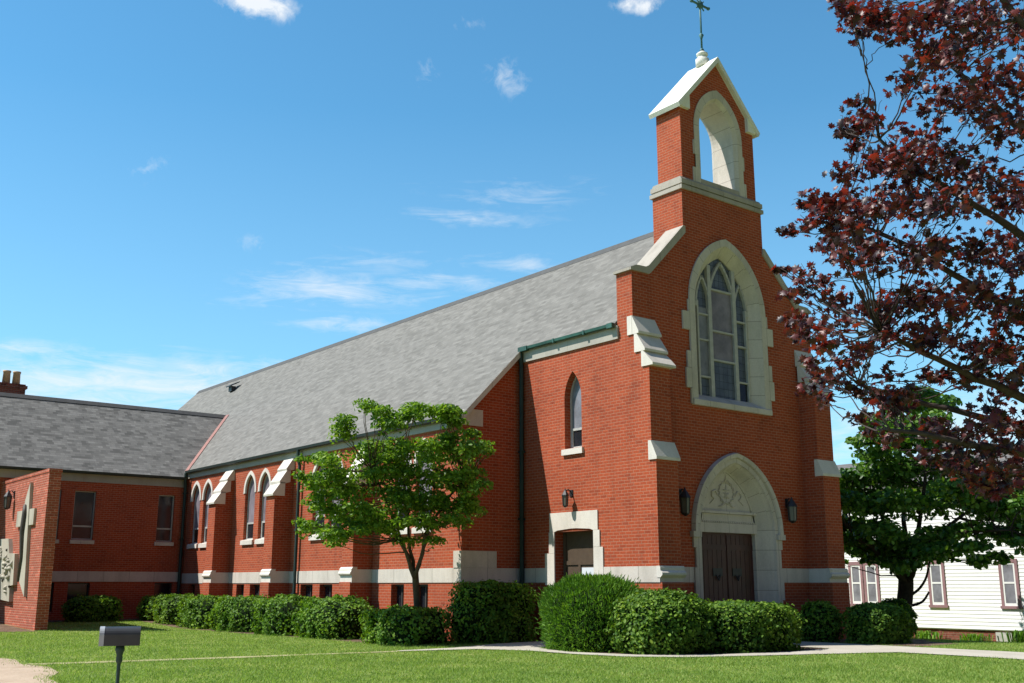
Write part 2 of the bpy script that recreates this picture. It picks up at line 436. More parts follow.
PATH = [(-3.62, 3.2), (-5.6, 2.9), (-7.4, 2.15), (-9.0, 2.05), (-9.0, 1.80),
        (-7.3, 1.45), (-6.75, .3), (-6.75, -1.2), (-6.5, -2.4), (-5.7, -3.3), (-4.6, -3.75), (-2.9, -4.3), (-1.0, -5.0), (-1.0, -30), (1.05, -30), (1.05, -.05), (-.9, -.05), (-.95, -3.3),
        (-2.6, -3.5), (-4.5, -3.15), (-5.9, -2.2), (-6.35, -.6), (-5.95, .9), (-4.6, 1.5), (-3.62, 1.6)]
WORN = [(-9.0, 2.06), (-12.5, 2.44), (-15.5, 2.82), (-16.3, 2.95), (-16.3, 2.50), (-15.5, 2.38), (-12.5, 2.02), (-9.0, 1.78)]
DRIVE = [(-16.5, 5.6), (-16.15, 4.3), (-16.4, 2.9), (-16.2, 1.9), (-16.4, .6), (-16.9, -.7), (-17.2, -3), (-17.6, -30), (-24, -30), (-24, 12), (-19.5, 9)]
BED1 = [(-5.5, 22.9), (-7.8, 22.0), (-8.0, 17), (-7.9, 12), (-7.75, 8), (-7.9, 4.6), (-6.2, 3.6), (-3.7, 3.6), (-3.7, 4.3), (-5.5, 4.3)]
BED2 = [(-3.62, 1.55), (-4.6, 1.45), (-5.85, .85), (-6.25, -.6), (-5.95, -2.15), (-4.7, -3.25), (-2.6, -3.65), (-.97, -3.25), (-.95, -.75), (-3.62, -.75)]
BED3 = [(-5.6, 23.05), (-7.8, 22.05), (-9, 21.6), (-12.0, 21.3), (-12.0, 23.05)]
BED4 = [(1.35, -.8), (1.35, -4.0), (3.3, -4.0), (3.9, -2.7), (6.2, -1.6), (6.2, 1.5), (3.7, 1.5), (3.7, -.8)]
BED5 = [(-12.45, 23), (-13.3, 23), (-13.4, 17), (-12.45, 16.7)]
for nm, polys, m_, lift in (('footpath', [PATH], 'concrete', .02), ('worn_path', [WORN], 'worn', .011), ('driveway', [DRIVE], 'drive', .012), ('mulch_bed', [BED1, BED2, BED3, BED4, BED5], 'mulch', .008)):
    b = MB()
    for pl in polys: sheet(b, pl, lift)
    tag(b.build(nm, m_), kind='structure')

# ------------------------------------------------------------------ the church
church = thing('church', (0, 0, 0), 'red brick church with gabled bell tower, grey shingle roof and low side wing', 'church')
FA = F((0, 0, 0), (1, 0, 0), (0, -1, 0))                   # facade
SL = F((-3.6, 0, 0), (0, -1, 0), (-1, 0, 0))               # left flank of the entrance block; u = -y
SR = F((3.6, 0, 0), (0, 1, 0), (1, 0, 0))
NL = F((-5.58, 0, 0), (0, -1, 0), (-1, 0, 0))              # left nave wall
NR = F((5.58, 0, 0), (0, 1, 0), (1, 0, 0))
NF = F((0, 4.42, 0), (1, 0, 0), (0, -1, 0))                # front of the nave beside the entrance block
WF = F((0, 23.13, 0), (1, 0, 0), (0, -1, 0))               # front of the low wing
ZB0, ZB1 = 1.56, 1.93

# window and door openings
DOOR = arch(0, 1.5, 2.83, 1.83, -.2)
BIGW = arch(0, 1.42, 8.75, 1.86, 6.05)
LANC = arch(-2.27, .33, 6.25, .72, 4.95)
SDOOR = [(-1.55, -.2), (-1.55, 2.83), (-3.02, 2.83), (-3.02, -.2)][::-1]
PAIRS = [(22.1, 20.98), (17.24, 16.07), (12.15, 11.1), (7.3, 6.2)]
NW = [y for p in PAIRS for y in p]
nave_holes = [arch(-y, .40, 4.75, .58, 3.04, 8) for y in NW]
BASE_W = [(22.0, .62), (17.65, .62), (16.48, .78), (12.75, .8), (11.5, .8), (7.43, .66), (6.25, .66)]
base_holes = [[(-y-ww/2, .7), (-y+ww/2, .7), (-y+ww/2, 1.52), (-y-ww/2, 1.52)] for y, ww in BASE_W]

b = MB()
FA.wall(b, [(-3.6, -.3), (3.6, -.3), (3.6, 9.22), (3.0, 9.22), (1.64, 10.62), (1.64, 11.86), (-1.64, 11.86), (-1.64, 10.62), (-3.0, 9.22), (-3.6, 9.22)], [DOOR, BIGW], .3)
SL.wall(b, [(-4.42, -.3), (0, -.3), (0, 9.22), (-.55, 9.22), (-.55, 7.95), (-4.42, 7.95)], [LANC, SDOOR], .32)
SR.wall(b, [(0, -.3), (4.42, -.3), (4.42, 7.95), (.55, 7.95), (.55, 9.22), (0, 9.22)])
# rear of the parapet gable and the tower shaft
BK = F((0, .55, 0), (-1, 0, 0), (0, 1, 0))
BK.wall(b, [(-3.6, 7.6), (3.6, 7.6), (3.6, 9.22), (3.0, 9.22), (1.64, 10.62), (-1.64, 10.62), (-3.0, 9.22), (-3.6, 9.22)])
for sx in (-1, 1):
    b.box((sx*1.64, 0.002, 9.6), (sx*1.3, 1.077, 11.86)) if False else None
b.face([(-1.64, 1.077, 9.6), (-1.64, 0, 9.6), (-1.64, 0, 11.86), (-1.64, 1.077, 11.86)])
b.face([(1.64, 0, 9.6), (1.64, 1.077, 9.6), (1.64, 1.077, 11.86), (1.64, 0, 11.86)])
b.face([(1.64, 1.077, 9.6), (-1.64, 1.077, 9.6), (-1.64, 1.077, 11.86), (1.64, 1.077, 11.86)])
NF.wall(b, [(-5.58, -.3), (-3.6, -.3), (-3.6, 7.98), (-5.58, 6.0)])
NF.wall(b, [(3.6, -.3), (5.58, -.3), (5.58, 6.0), (3.6, 7.98)])
NL.wall(b, [(-36.3, -.3), (-4.42, -.3), (-4.42, 5.98), (-36.3, 5.98)], nave_holes+base_holes, .24)
NR.wall(b, [(4.42, -.3), (36.3, -.3), (36.3, 5.98), (4.42, 5.98)])
b.face([(5.58, 36.3, -.3), (-5.58, 36.3, -.3), (-5.58, 36.3, 5.98), (0, 36.3, 11.55), (5.58, 36.3, 5.98)])
b.build('wall', 'brick', church)

# upper stage of the tower, with its open arch
UF = F((0, .06, 0), (1, 0, 0), (0, -1, 0)); UB = F((0, .95, 0), (-1, 0, 0), (0, 1, 0))
ARCH_T = arch(0, .9, 13.85, 1.2, 12.3)
b = MB()
gab = [(-1.53, 12.0), (1.53, 12.0), (1.53, 14.38), (0, 16.02), (-1.53, 14.38)]
UF.wall(b, gab, [ARCH_T], .0); UB.wall(b, gab, [ARCH_T], .0)
for sx in (-1, 1):
    b.face([(sx*1.53, .06, 12.0), (sx*1.53, .95, 12.0), (sx*1.53, .95, 14.4), (sx*1.53, .06, 14.4)])
belf = b.build('belfry', 'brick', church)
b = MB()
yf0, yb0 = .03, .98
rings = [[(u, y, z) for u, z in arch(0, ww, 13.85, hh, z0)] for ww, hh, z0, y in
         ((1.0, 1.33, 12.2, .06), (1.0, 1.33, 12.2, yf0), (.8, 1.08, 12.2, yf0), (.72, .99, 12.2, .13), (.72, .99, 12.2, .86), (.8, 1.08, 12.2, yb0), (1.0, 1.33, 12.2, yb0), (1.0, 1.33, 12.2, .95))]
b.loft(rings, arc=True)
for sx in (-1, 1):
    for k, (z0, z1, e) in enumerate(((12.2, 12.62, 1.1), (12.62, 13.0, 1.0), (13.0, 13.42, 1.06))):
        b.box((sx*.82, yf0-.004-.002*k, z0), (sx*e, .2, z1-.012))
b.build('stone_arch', 'stone_arch', belf)
b = MB()                                                   # string course in two steps
b.box((-1.70, -.06, 11.83), (1.70, 1.13, 11.94)); b.box((-1.645, -.005, 11.943), (1.645, 1.08, 11.985)); b.box((-1.68, -.045, 11.988), (1.68, 1.11, 12.12)); b.box((-.78, .035, 12.2), (.78, .97, 12.33))
b.prism([(-1.65, -.015, 12.122), (-1.65, 1.085, 12.122), (-1.65, 1.03, 12.2), (-1.65, .03, 12.2)], (3.3, 0, 0))
b.build('string_course', 'stone_worn', belf)
b = MB()                                                   # gabled stone roof of the tower
for sx in (-1, 1):
    b.prism([(sx*1.72, -.08, 14.30), (0, -.08, 16.18), (0, -.08, 16.0), (sx*1.66, -.08, 14.19)], (0, 1.14, 0))
for sx in (-1, 1):
    b.box((sx*1.22, -.09, 14.33), (sx*1.56, .06, 14.62)) if False else None
    UF.poly(b, [(sx*1.56, 14.24), (sx*1.22, 14.24), (sx*1.22, 14.68), (sx*1.56, 14.33)][::sx], 0, .10)
b.build('gable_roof', 'slab', belf)
b = MB()
b.lathe((0, .5, 0), [(.2, 16.1), (.2, 16.32), (.14, 16.36), (.13, 16.42), (.17, 16.45), (.17, 16.50), (.06, 16.58)], 10)
b.build('finial', 'slab', belf, True)
b = MB()
b.tube([(0, .5, 16.55), (0, .5, 18.5)], .028, 8)
b.lathe((0, .5, 0), [(.05, 16.56), (.075, 16.6), (.05, 16.66), (.03, 16.68)], 8); b.lathe((0, .5, 0), [(.03, 16.98), (.035, 17.0), (.075, 17.1), (.04, 17.14), (.03, 17.16)], 8)
b.tube([(-.36, .5, 18.08), (.36, .5, 18.08)], .034, 8)
for sx in (-1, 1): b.lathe((sx*.36, .5, 0), [(.02, 18.03), (.055, 18.06), (.055, 18.1), (.02, 18.13)], 8)
b.lathe((0, .5, 0), [(.02, 18.42), (.055, 18.46), (.055, 18.5), (.02, 18.56)], 8)
b.tube([(0, .47, 18.08), (0, .53, 18.08)], .12, 12)
b.tube([(-.16, .5, 17.93), (.16, .5, 18.23)], .02, 6); b.tube([(.16, .5, 17.93), (-.16, .5, 18.23)], .02, 6)
b.build('cross', 'cross', church, True)

# gable copings and kneelers
for sx in (-1, 1):
    b = MB()
    P = [(sx*3.67, 9.2), (sx*3.0, 9.2), (sx*2.94, 9.25), (sx*1.60, 10.59), (sx*1.60, 10.78), (sx*1.68, 10.78), (sx*3.02, 9.42), (sx*3.12, 9.37), (sx*3.45, 9.36), (sx*3.67, 9.27)]
    b.prism([(x, -.05, z) for x, z in P], (0, .64, 0))
    b.build('gable_coping', 'stone_worn', church)

# buttresses at the two front corners
for sx in (-1, 1):
    xa, xb = sx*3.6, sx*2.86
    b = MB(); e = .004
    b.box((xa+sx*e, .2, -.3), (xb, -.74, ZB0)); b.box((xa+sx*e*.5, .2, ZB0), (xb, -.66, 4.44)); b.box((xa+sx*e*.4, .2, 4.44), (xb+sx*.03, -.52, 6.75))
    b.box((xa+sx*e*.35, .2, 6.75), (xb+sx*.05, -.30, 7.1)); b.box((xa+sx*e*.3, .2, 7.1), (xb+sx*.06, -.10, 7.56))
    bt = b.build('buttress', 'brick', church)
    xo = xa+sx*.035; xi = xb-sx*.045
    for pr in ([(.17, 7.54), (.17, 8.02), (.0, 8.02), (-.22, 7.60), (-.22, 7.54)],
               [(-.06, 7.07), (-.06, 7.535), (-.15, 7.535), (-.42, 7.13), (-.42, 7.07)],
               [(-.29, 6.68), (-.29, 7.065), (-.36, 7.065), (-.67, 6.74), (-.67, 6.68)]):
        b = MB(); b.prism([(xo, y, z) for y, z in pr], (xi-xo, 0, 0)); b.build('offset_stone', 'stone_white', bt)
    b = MB(); b.prism([(xo, y, z) for y, z in [(-.44, 4.4), (-.44, 4.86), (-.53, 4.86), (-.71, 4.47), (-.71, 4.4)]], (xi-xo, 0, 0)); b.build('offset_stone', 'stone_white', bt); b = MB()
    b.box((xa+sx*.022, .1, ZB0), (xb-sx*.022, -.685, ZB1))
    b.prism([(xo, y, z) for y, z in [(-.6, ZB1-.26), (-.6, ZB1+.004), (-.70, ZB1+.004), (-.72, ZB1-.04), (-.72, ZB1-.10), (-.78, ZB1-.15), (-.78, ZB1-.20), (-.72, ZB1-.26)]], (xi-xo, 0, 0))
    b.build('base_stone', 'stone_white', bt)

# stone band round the walls
b = MB(); o = .024
FA.box(b, -2.86, -1.6, ZB0, ZB1, 0.002, o); FA.box(b, 1.6, 2.86, ZB0, ZB1, 0.002, o)
SL.box(b, .0, .655, ZB0, ZB1, 0.005, o); SL.box(b, -1.2, .0, ZB0, ZB1, 0.002, o); SL.box(b, -4.39, -3.4, ZB0, ZB1, 0.002, o)
NF.box(b, -5.604, -3.605, ZB0, ZB1, 0.002, o)
NL.box(b, -23.0, -4.42, ZB0, ZB1, 0.002, o-.002)
WF.box(b, -25, -5.61, ZB0+.06, ZB1+.06, 0.002, o)
NF.poly(b, [(-5.62, ZB1+.003), (-4.46, ZB1+.003), (-4.46, 2.36), (-5.62, 2.36)], -.3, .035)
NF.poly(b, [(-5.66, 5.62), (-4.95, 5.62), (-4.95, 6.06), (-5.52, 6.06), (-5.66, 5.95)], -.3, .05)
b.build('stone_band', 'stone', church)

# fascia boards under the eaves
b = MB()
SL.box(b, -4.36, -.50, 7.52, 7.86, 0.002, .05)
NL.box(b, -23.0, -4.47, 5.60, 5.84, 0.002, .05)
WF.box(b, -25, -5.64, 5.26, 5.62, 0.002, .05)
b.build('fascia', 'fascia', church)

# roofs
KX = 1.0054
def rz(x): return 11.62-KX*abs(x)
b = MB()
for sx in (-1, 1):
    P = [(0, .5), (0, 36.5), (sx*5.72, 36.5), (sx*5.72, 4.24), (sx*3.70, 4.24), (sx*3.70, .56), (sx*3.5, .56), (sx*3.5, .5)]
    b.prism([(x, y, rz(x)) for x, y in P], (0, 0, -.09))
b.build('roof', 'shingle', church)
roof = church.children[-1]
b = MB()
b.prism([(-.17, .8, rz(.17)+.012), (0, .8, 11.675), (.17, .8, rz(.17)+.012), (0, .8, 11.6)], (0, 35.72, 0))
b.build('ridge_cap', 'ridge', roof)
for sx in (-1, 1):
    b = MB(); b.prism([(sx*x, 4.235, rz(x)-.005-d) for x, d in ((3.7, 0), (5.74, 0), (5.74, .18), (3.7, .18))], (0, .07, 0)); b.build('rake_board', 'stone', roof)
b = MB()
b.box((-1.16, 29.6, rz(1.0)-.05), (-.94, 29.95, rz(1.0)+.20)); b.prism([(-1.25, 29.5, rz(1.0)+.16), (-.8, 29.5, rz(.8)+.2), (-.8, 29.5, rz(.8)+.25), (-1.25, 29.5, rz(1.0)+.22)], (0, .55, 0))
b.build('roof_vent', 'iron', roof)
# gutters
b = MB()
for sx, y0, y1, x, z, m_ in ((-1, 4.26, 22.85, 5.73, 5.87, 'gutter'),):
    b.prism([(sx*x, y0, z-.08), (sx*(x+.07), y0, z-.06), (sx*(x+.085), y0, z+.02), (sx*x, y0, z+.02)], (0, y1-y0, 0))
b.build('gutter', 'gutter', church); b = MB(); b.prism([(5.73, 4.26, 5.79), (5.80, 4.26, 5.81), (5.815, 4.26, 5.89), (5.73, 4.26, 5.89)], (0, 32, 0))
b.build('gutter', 'gutter', church); b = MB(); b.prism([(-25, 22.89, 5.54), (-25, 22.82, 5.56), (-25, 22.80, 5.64), (-25, 22.89, 5.64)], (19.2, 0, 0))
b.build('gutter', 'gutter', church)
for sx in (-1, 1):
    b = MB(); b.prism([(sx*3.71, .58, 7.83), (sx*3.77, .58, 7.84), (sx*3.785, .58, 7.91), (sx*3.71, .58, 7.915)], (0, 3.72, 0))
    b.box((sx*3.70, .55, 7.80), (sx*3.80, .75, 7.922)); b.box((sx*3.70, 3.95, 7.80), (sx*3.80, 4.32, 7.925)); b.box((sx*3.70, 1.6, 7.81), (sx*3.796, 1.66, 7.92)); b.box((sx*3.70, 2.8, 7.81), (sx*3.796, 2.86, 7.92))
    tag(b.build('gutter', 'copper', church), 'green weathered copper gutter of the entrance block')
# downspouts
def spout(pts, r=.055):
    b = MB(); b.tube(pts, r, 8)
    for z in (1.2, 3.2, 5.0):
        if z < pts[0][2]-.4: b.box((pts[-1][0]-.07, pts[-1][1]-.07, z), (pts[-1][0]+.07, pts[-1][1]+.07, z+.05))
    return b.build('downspout', 'copperdark', church)
spout([(-3.74, 4.28, 7.82), (-3.73, 4.28, 7.6), (-3.7, 4.28, 7.42), (-3.7, 4.28, 7.2), (-3.7, 4.28, .15)], .06)
spout([(-5.77, 13.36, 5.8), (-5.75, 13.36, 5.5), (-5.69, 13.36, 5.3), (-5.69, 13.36, .2)])
spout([(-5.78, 22.82, 5.8), (-5.75, 22.9, 5.5), (-5.70, 22.98, 5.3), (-5.70, 22.98, .2)], .06)

# nave buttresses
for yc in (18.95, 14.25, 9.1):
    y0, y1 = yc-.31, yc+.31
    b = MB()
    b.box((-5.5, y0, -.2), (-6.30, y1, ZB0+.02)); b.box((-5.5, y0+.003, ZB0+.02), (-6.24, y1-.003, 4.42))
    b.prism([(-5.5, y0+.006, 4.42), (-6.16, y0+.006, 4.42), (-5.58, y0+.006, 5.45), (-5.5, y0+.006, 5.45)], (0, .608, 0))
    bt = b.build('buttress', 'brick', church)
    for pr in ([(-5.59, 5.22), (-5.59, 5.66), (-5.60, 5.66), (-5.88, 5.24), (-5.86, 5.18), (-5.74, 5.18)],
               [(-5.72, 4.80), (-5.72, 5.20), (-5.84, 5.20), (-6.10, 4.82), (-6.09, 4.75), (-5.9, 4.75)],
               [(-5.9, 4.38), (-5.9, 4.78), (-6.06, 4.78), (-6.33, 4.40), (-6.32, 4.34), (-5.9, 4.34)]):
        b = MB(); b.prism([(x, y0-.035, z) for x, z in pr], (0, .69, 0)); b.build('offset_stone', 'stone_white', bt)
    b = MB()
    b.box((-5.59, y0-.02, ZB0+.004), (-6.262, y1+.02, ZB1+.004))
    b.prism([(x, y0-.035, z) for x, z in [(-6.1, ZB1-.17), (-6.1, ZB1+.07), (-6.24, ZB1+.07), (-6.29, ZB1+.01), (-6.29, ZB1-.04), (-6.33, ZB1-.09), (-6.33, ZB1-.13), (-6.27, ZB1-.17)]], (0, .69, 0))
    b.build('base_stone', 'stone_white', bt)

# portal
b = MB()
def aring(w_, h_, d, z0=-.2, zs=2.83): return [FA.p(u, z, d) for u, z in arch(0, w_, zs, h_, z0, 14)]
b.loft([aring(1.62, 1.92, 0.0), aring(1.62, 1.92, .05), aring(1.46, 1.79, .05), aring(1.43, 1.77, .0), aring(1.36, 1.73, -.05), aring(1.10, 1.60, -.30), aring(1.05, 1.56, -.30), aring(1.05, 1.56, -.42)], arc=True)
hood = lambda w_, h_, d: [FA.p(u, z, d) for u, z in arch(0, w_, 2.83, h_, 2.72, 14)]
b.loft([hood(1.60, 1.90, .05), hood(1.62, 1.92, .11), hood(1.72, 2.02, .13), hood(1.74, 2.05, 0.0)], arc=True)
for sx in (-1, 1):
    FA.box(b, min(sx*1.5, sx*1.8), max(sx*1.5, sx*1.8), 2.66, 2.80, 0, .125)
    for k, (z0, z1, e) in enumerate(((-.2, .5, 1.70), (.5, 1.1, 1.63), (1.1, 1.93, 1.72), (1.93, 2.4, 1.66), (2.4, 2.66, 1.73))):
        FA.box(b, min(sx*1.47, sx*e), max(sx*1.47, sx*e), z0+.006, z1-.006, 0, .056+.002*(k % 2))
portal = b.build('portal_arch', 'stone_arch', church)
b = MB()
tp = arch(0, 1.07, 2.83, 1.58, 3.34, 14)
FA.poly(b, [(u, z) for u, z in tp if z >= 3.34 or True], -.42, -.33)
b.build('tympanum', 'stone', portal); tym = portal.children[-1]
b = MB()
for k in range(28):                                        # carved wreath of leaves with a cross and scrolls
    a = 2*math.pi*k/28; r1 = .26+.03*(k % 2)
    cx_, cz_ = r1*math.cos(a), 3.86+r1*math.sin(a)
    b.tube([FA.p(cx_, cz_, -.33), FA.p(cx_+.07*math.cos(a+1.2), cz_+.07*math.sin(a+1.2), -.295)], [.03, .012], 5)
for x0, z0, x1, z1 in ((0, 3.7, 0, 4.03), (-.12, 3.93, .12, 3.93), (-.1, 3.72, .1, 3.85), (.1, 3.72, -.1, 3.85)):
    b.tube([FA.p(x0, z0, -.32), FA.p(x1, z1, -.32)], .02, 5)
for sx in (-1, 1):
    b.tube([FA.p(sx*.34, 3.78, -.32), FA.p(sx*.44, 3.9, -.31), FA.p(sx*.56, 3.86, -.31), FA.p(sx*.58, 3.74, -.31), FA.p(sx*.48, 3.68, -.31), FA.p(sx*.66, 3.55, -.32)], [.02, .03, .03, .025, .02, .01], 5)
    b.tube([FA.p(sx*.12, 3.6, -.32), FA.p(sx*.2, 3.5, -.31), FA.p(sx*.34, 3.5, -.32)], [.02, .025, .01], 5)
b.tube([FA.p(0, 4.18, -.32), FA.p(0, 4.3, -.31)], [.04, .012], 5)
b.build('wreath_relief', 'stone', portal, True)
b = MB()
FA.box(b, -1.12, 1.12, 2.82, 3.06, -.42, -.27); FA.box(b, -1.12, 1.12, 3.065, 3.30, -.42, -.30); FA.box(b, -1.12, 1.12, 3.305, 3.37, -.42, -.24)
for k in range(30): FA.box(b, -1.08+k*.0725, -1.08+k*.0725+.036, 3.07, 3.11, -.30, -.27)
b.build('lintel', 'stone', portal)
b = MB(); FA.box(b, -1.5, 1.5, -.25, .16, -.44, .12); FA.box(b, -1.75, 1.75, -.25, .10, .125, .5); b.build('door_step', 'concrete', church)
for sx in (-1, 1):
    b = MB()
    FA.box(b, min(sx*.006, sx*1.07), max(sx*.006, sx*1.07), .165, 2.83, -.5, -.42)
    for k in range(6): FA.box(b, min(sx*(.03+k*.175), sx*(.19+k*.175)), max(sx*(.03+k*.175), sx*(.19+k*.175)), .3, 2.76, -.42, -.405)
    for z in (.55, 2.45): FA.box(b, min(sx*.02, sx*1.05), max(sx*.02, sx*1.05), z-.07, z+.07, -.42, -.395)
    dr = b.build('door', 'wood', church)
    b = MB(); FA.box(b, min(sx*.2, sx*.56), max(sx*.2, sx*.56), 1.72, 1.92, -.41, -.385); b.tube([FA.p(sx*.3, 1.75, -.38), FA.p(sx*.38, 1.62, -.36), FA.p(sx*.46, 1.75, -.38)], .02, 6)
    b.build('handle', 'iron', dr)

# big west window
b = MB()
def wr(w_, h_, d, z0=6.02): return [FA.p(u, z, d) for u, z in arch(0, w_, 8.75, h_, z0, 14)]
b.loft([wr(1.55, 1.98, 0), wr(1.55, 1.98, .05), wr(1.34, 1.78, .05), wr(1.29, 1.74, 0.0), wr(1.05, 1.5, -.22), wr(1.05, 1.5, -.27)], arc=True)
for sx in (-1, 1):
    for k, (z0, z1, e) in enumerate(((6.02, 6.42, 1.60), (6.42, 6.95, 1.76), (6.95, 7.4, 1.70), (7.4, 7.95, 1.56), (7.95, 8.45, 1.82), (8.45, 8.78, 1.60))):
        FA.box(b, min(sx*1.35, sx*e), max(sx*1.35, sx*e), z0+.006, z1-.006, 0, .054+.003*(k % 2))
win = b.build('front_window', 'stone_arch', church)
b = MB(); FA.prof(b, [(-.27, 6.0), (-.27, 6.34), (-.2, 6.34), (.10, 6.14), (.10, 6.0)], -1.56, 1.56)
b.build('sill', 'stone', win)
b = MB()                                                   # mullions and tracery
D0, D1 = -.27, -.17
def strip(pts, wd, d0=D0, d1=D1):
    for (u0, z0), (u1, z1) in zip(pts[:-1], pts[1:]):
        dx, dz = u1-u0, z1-z0; L_ = math.hypot(dx, dz) or 1; nx, nz = -dz/L_*wd/2, dx/L_*wd/2
        ex, ez = dx/L_*.006, dz/L_*.006
        FA.poly(b, [(u0+nx-ex, z0+nz-ez), (u0-nx-ex, z0-nz-ez), (u1-nx+ex, z1-nz+ez), (u1+nx+ex, z1+nz+ez)], d0, d1)
for sx in (-1, 1):
    strip([(sx*.5, 6.2), (sx*.5, 9.95)], .13)
ctr = [(u, z) for u, z in arch(0, .5, 8.9, 1.2, 8.9, 8)][1:-1]; strip(ctr, .07, D0, D1-.006)
for sx in (-1, 1):
    sd = [(u, z) for u, z in arch(sx*.77, .27, 8.75, .85, 8.75, 6)][1:-1]; strip(sd, .06, D0, D1-.009)
    strip([(sx*.98, 6.2), (sx*.98, 8.9)], .06, D0, D1-.012)
for z in (7.25, 8.05, 8.9): strip([(-.45, z+.4 if z > 8.5 else z+.1), (.45, z+.4 if z > 8.5 else z+.1)], .05, D0, D1-.015)
for sx in (-1, 1):
    for z in (6.85, 7.85, 8.55): strip([(sx*.55, z), (sx*.95, z)], .045, D0, D1-.018)
b.build('tracery', 'frame', win)
def pane(poly, m_, d, par, fr): bb = MB(); fr.poly(bb, poly, d-.02, d); return bb.build('pane', m_, par)
ga = arch(0, 1.05, 8.75, 1.5, 6.2, 14)
pane(ga, 'glass_lead', -.262, win, FA)
pane([(-.46, 7.36), (.46, 7.36), (.46, 9.28), (-.46, 9.28)], 'glass_mauve', -.235, win, FA)
pane([(-.96, 6.87), (-.56, 6.87), (-.56, 8.74), (-.96, 8.74)], 'glass_pale', -.235, win, FA)
pane([(-.46, 6.3), (.46, 6.3), (.46, 7.32), (-.46, 7.32)], 'glass_lead', -.238, win, FA)
pane([(.56, 6.3), (.95, 6.3), (.95, 6.83), (.56, 6.83)], 'glass', -.238, win, FA)

# nave lancets
def lancet(fr, uc, w_, zs, h_, z0, sill, trim, vent, deep=.13, gm='glass_mauve'):
    b = MB(); d0 = -deep-.03
    for s_ in (-1, 1): fr.box(b, min(uc+s_*w_, uc+s_*(w_-.05)), max(uc+s_*w_, uc+s_*(w_-.05)), z0, zs, d0, -deep+.02)
    out = arch(uc, w_, zs, h_, zs, 8)[1:-1]; inn = arch(uc, w_-.05, zs, h_-.06, zs, 8)[1:-1]
    b.loft([[fr.p(u, z, -deep+.02) for u, z in out], [fr.p(u, z, -deep+.02) for u, z in inn], [fr.p(u, z, d0) for u, z in inn]])
    fr.box(b, uc-w_+.05, uc+w_-.05, vent-.03, vent+.03, d0, -deep+.025); fr.box(b, uc-w_+.05, uc+w_-.05, z0, z0+.06, d0, -deep+.022)
    for s_ in (-1, 1): fr.box(b, min(uc+s_*(w_-.055), uc+s_*(w_-.1)), max(uc+s_*(w_-.055), uc+s_*(w_-.1)), z0+.06, vent-.03, d0, -deep+.026)
    o_ = b.build('window', 'frame', church)
    pane([p for p in arch(uc, w_-.04, zs, h_-.05, vent, 8)], gm, -deep-.005, o_, fr)
    pane([(uc-w_+.05, z0+.03), (uc+w_-.05, z0+.03), (uc+w_-.05, vent), (uc-w_+.05, vent)], 'glass', -deep-.005, o_, fr)
    b = MB(); fr.prof(b, [(-deep, z0-.17), (-deep, z0+.02), (-deep+.05, z0+.02), (.07, z0-.02), (.07, z0-.17)], uc-w_-.07, uc+w_+.07); b.build('sill', sill, o_)
    if trim:
        b = MB()
        ring = lambda e, d: [fr.p(u, z, d) for u, z in arch(uc, w_+e, zs, h_+e*1.25, zs-.06, 10)]
        b.loft([ring(.10, 0), ring(.10, .03), ring(.0, .03), ring(-.012, .02), ring(-.012, -.04)])
        for e0 in (-1, 1): fr.box(b, min(uc+e0*(w_-.015), uc+e0*(w_+.14)), max(uc+e0*(w_-.015), uc+e0*(w_+.10)), zs-.075, zs-.058, -.02, .03)
        b.build('arch_trim', 'stone_white', o_)
for y in NW: lancet(NL, -y, .40, 4.75, .58, 3.04, 'stone_white', True, 3.62)
lancet(SL, -2.27, .33, 6.25, .72, 4.95, 'stone_white', False, 5.46, .22, 'glass_pale')
for (y, ww) in BASE_W:
    b = MB(); e = .06
    NL.box(b, -y-ww/2, -y+ww/2, 1.46, 1.52, -.22, -.14); NL.box(b, -y-ww/2, -y+ww/2, .7, .76, -.22, -.14); NL.box(b, -y-.03, -y+.03, .76, 1.46, -.22, -.15)
    o_ = b.build('basement_window', 'darkframe', church); pane([(-y-ww/2, .7), (-y+ww/2, .7), (-y+ww/2, 1.52), (-y-ww/2, 1.52)], 'glass', -.2, o_, NL)

# side door
b = MB()
SL.poly(b, [(-3.22, 2.835), (-3.02, 2.835), (-2.9, 2.87), (-2.4, 2.9), (-2.17, 2.9), (-1.67, 2.87), (-1.55, 2.835), (-1.38, 2.835), (-1.38, 3.32), (-3.22, 3.32)], -.3, .03)
for u0, u1, z0, z1 in ((-3.24, -3.03, 2.30, 2.83), (-3.40, -3.03, 1.5, 2.295), (-3.24, -3.03, -.2, 1.495), (-1.54, -1.31, 2.42, 2.83), (-1.54, -1.2, 1.5, 2.415), (-1.54, -1.3, -.2, 1.495)):
    SL.box(b, u0, u1, z0, z1, -.3, .034)
sd = b.build('side_doorway', 'stone_white', church)
b = MB(); SL.box(b, -3.02, -1.55, .15, 2.9, -.36, -.28); SL.box(b, -3.0, -2.9, .2, 2.8, -.28, -.25); SL.box(b, -1.67, -1.57, .2, 2.8, -.28, -.25); SL.box(b, -2.9, -1.67, 2.0, 2.1, -.28, -.25); SL.box(b, -2.42, -2.34, .2, 2.0, -.28, -.252)
sdr = b.build('door', 'brown', church); tag(sdr, 'brown side door with a white notice')
pane([(-2.30, .9), (-1.72, .9), (-1.72, 1.93), (-2.30, 1.93)], 'paper', -.262, sdr, SL)
b = MB(); SL.box(b, -3.0, -1.56, -.2, .15, -.34, .3); b.build('door_step', 'concrete', church)

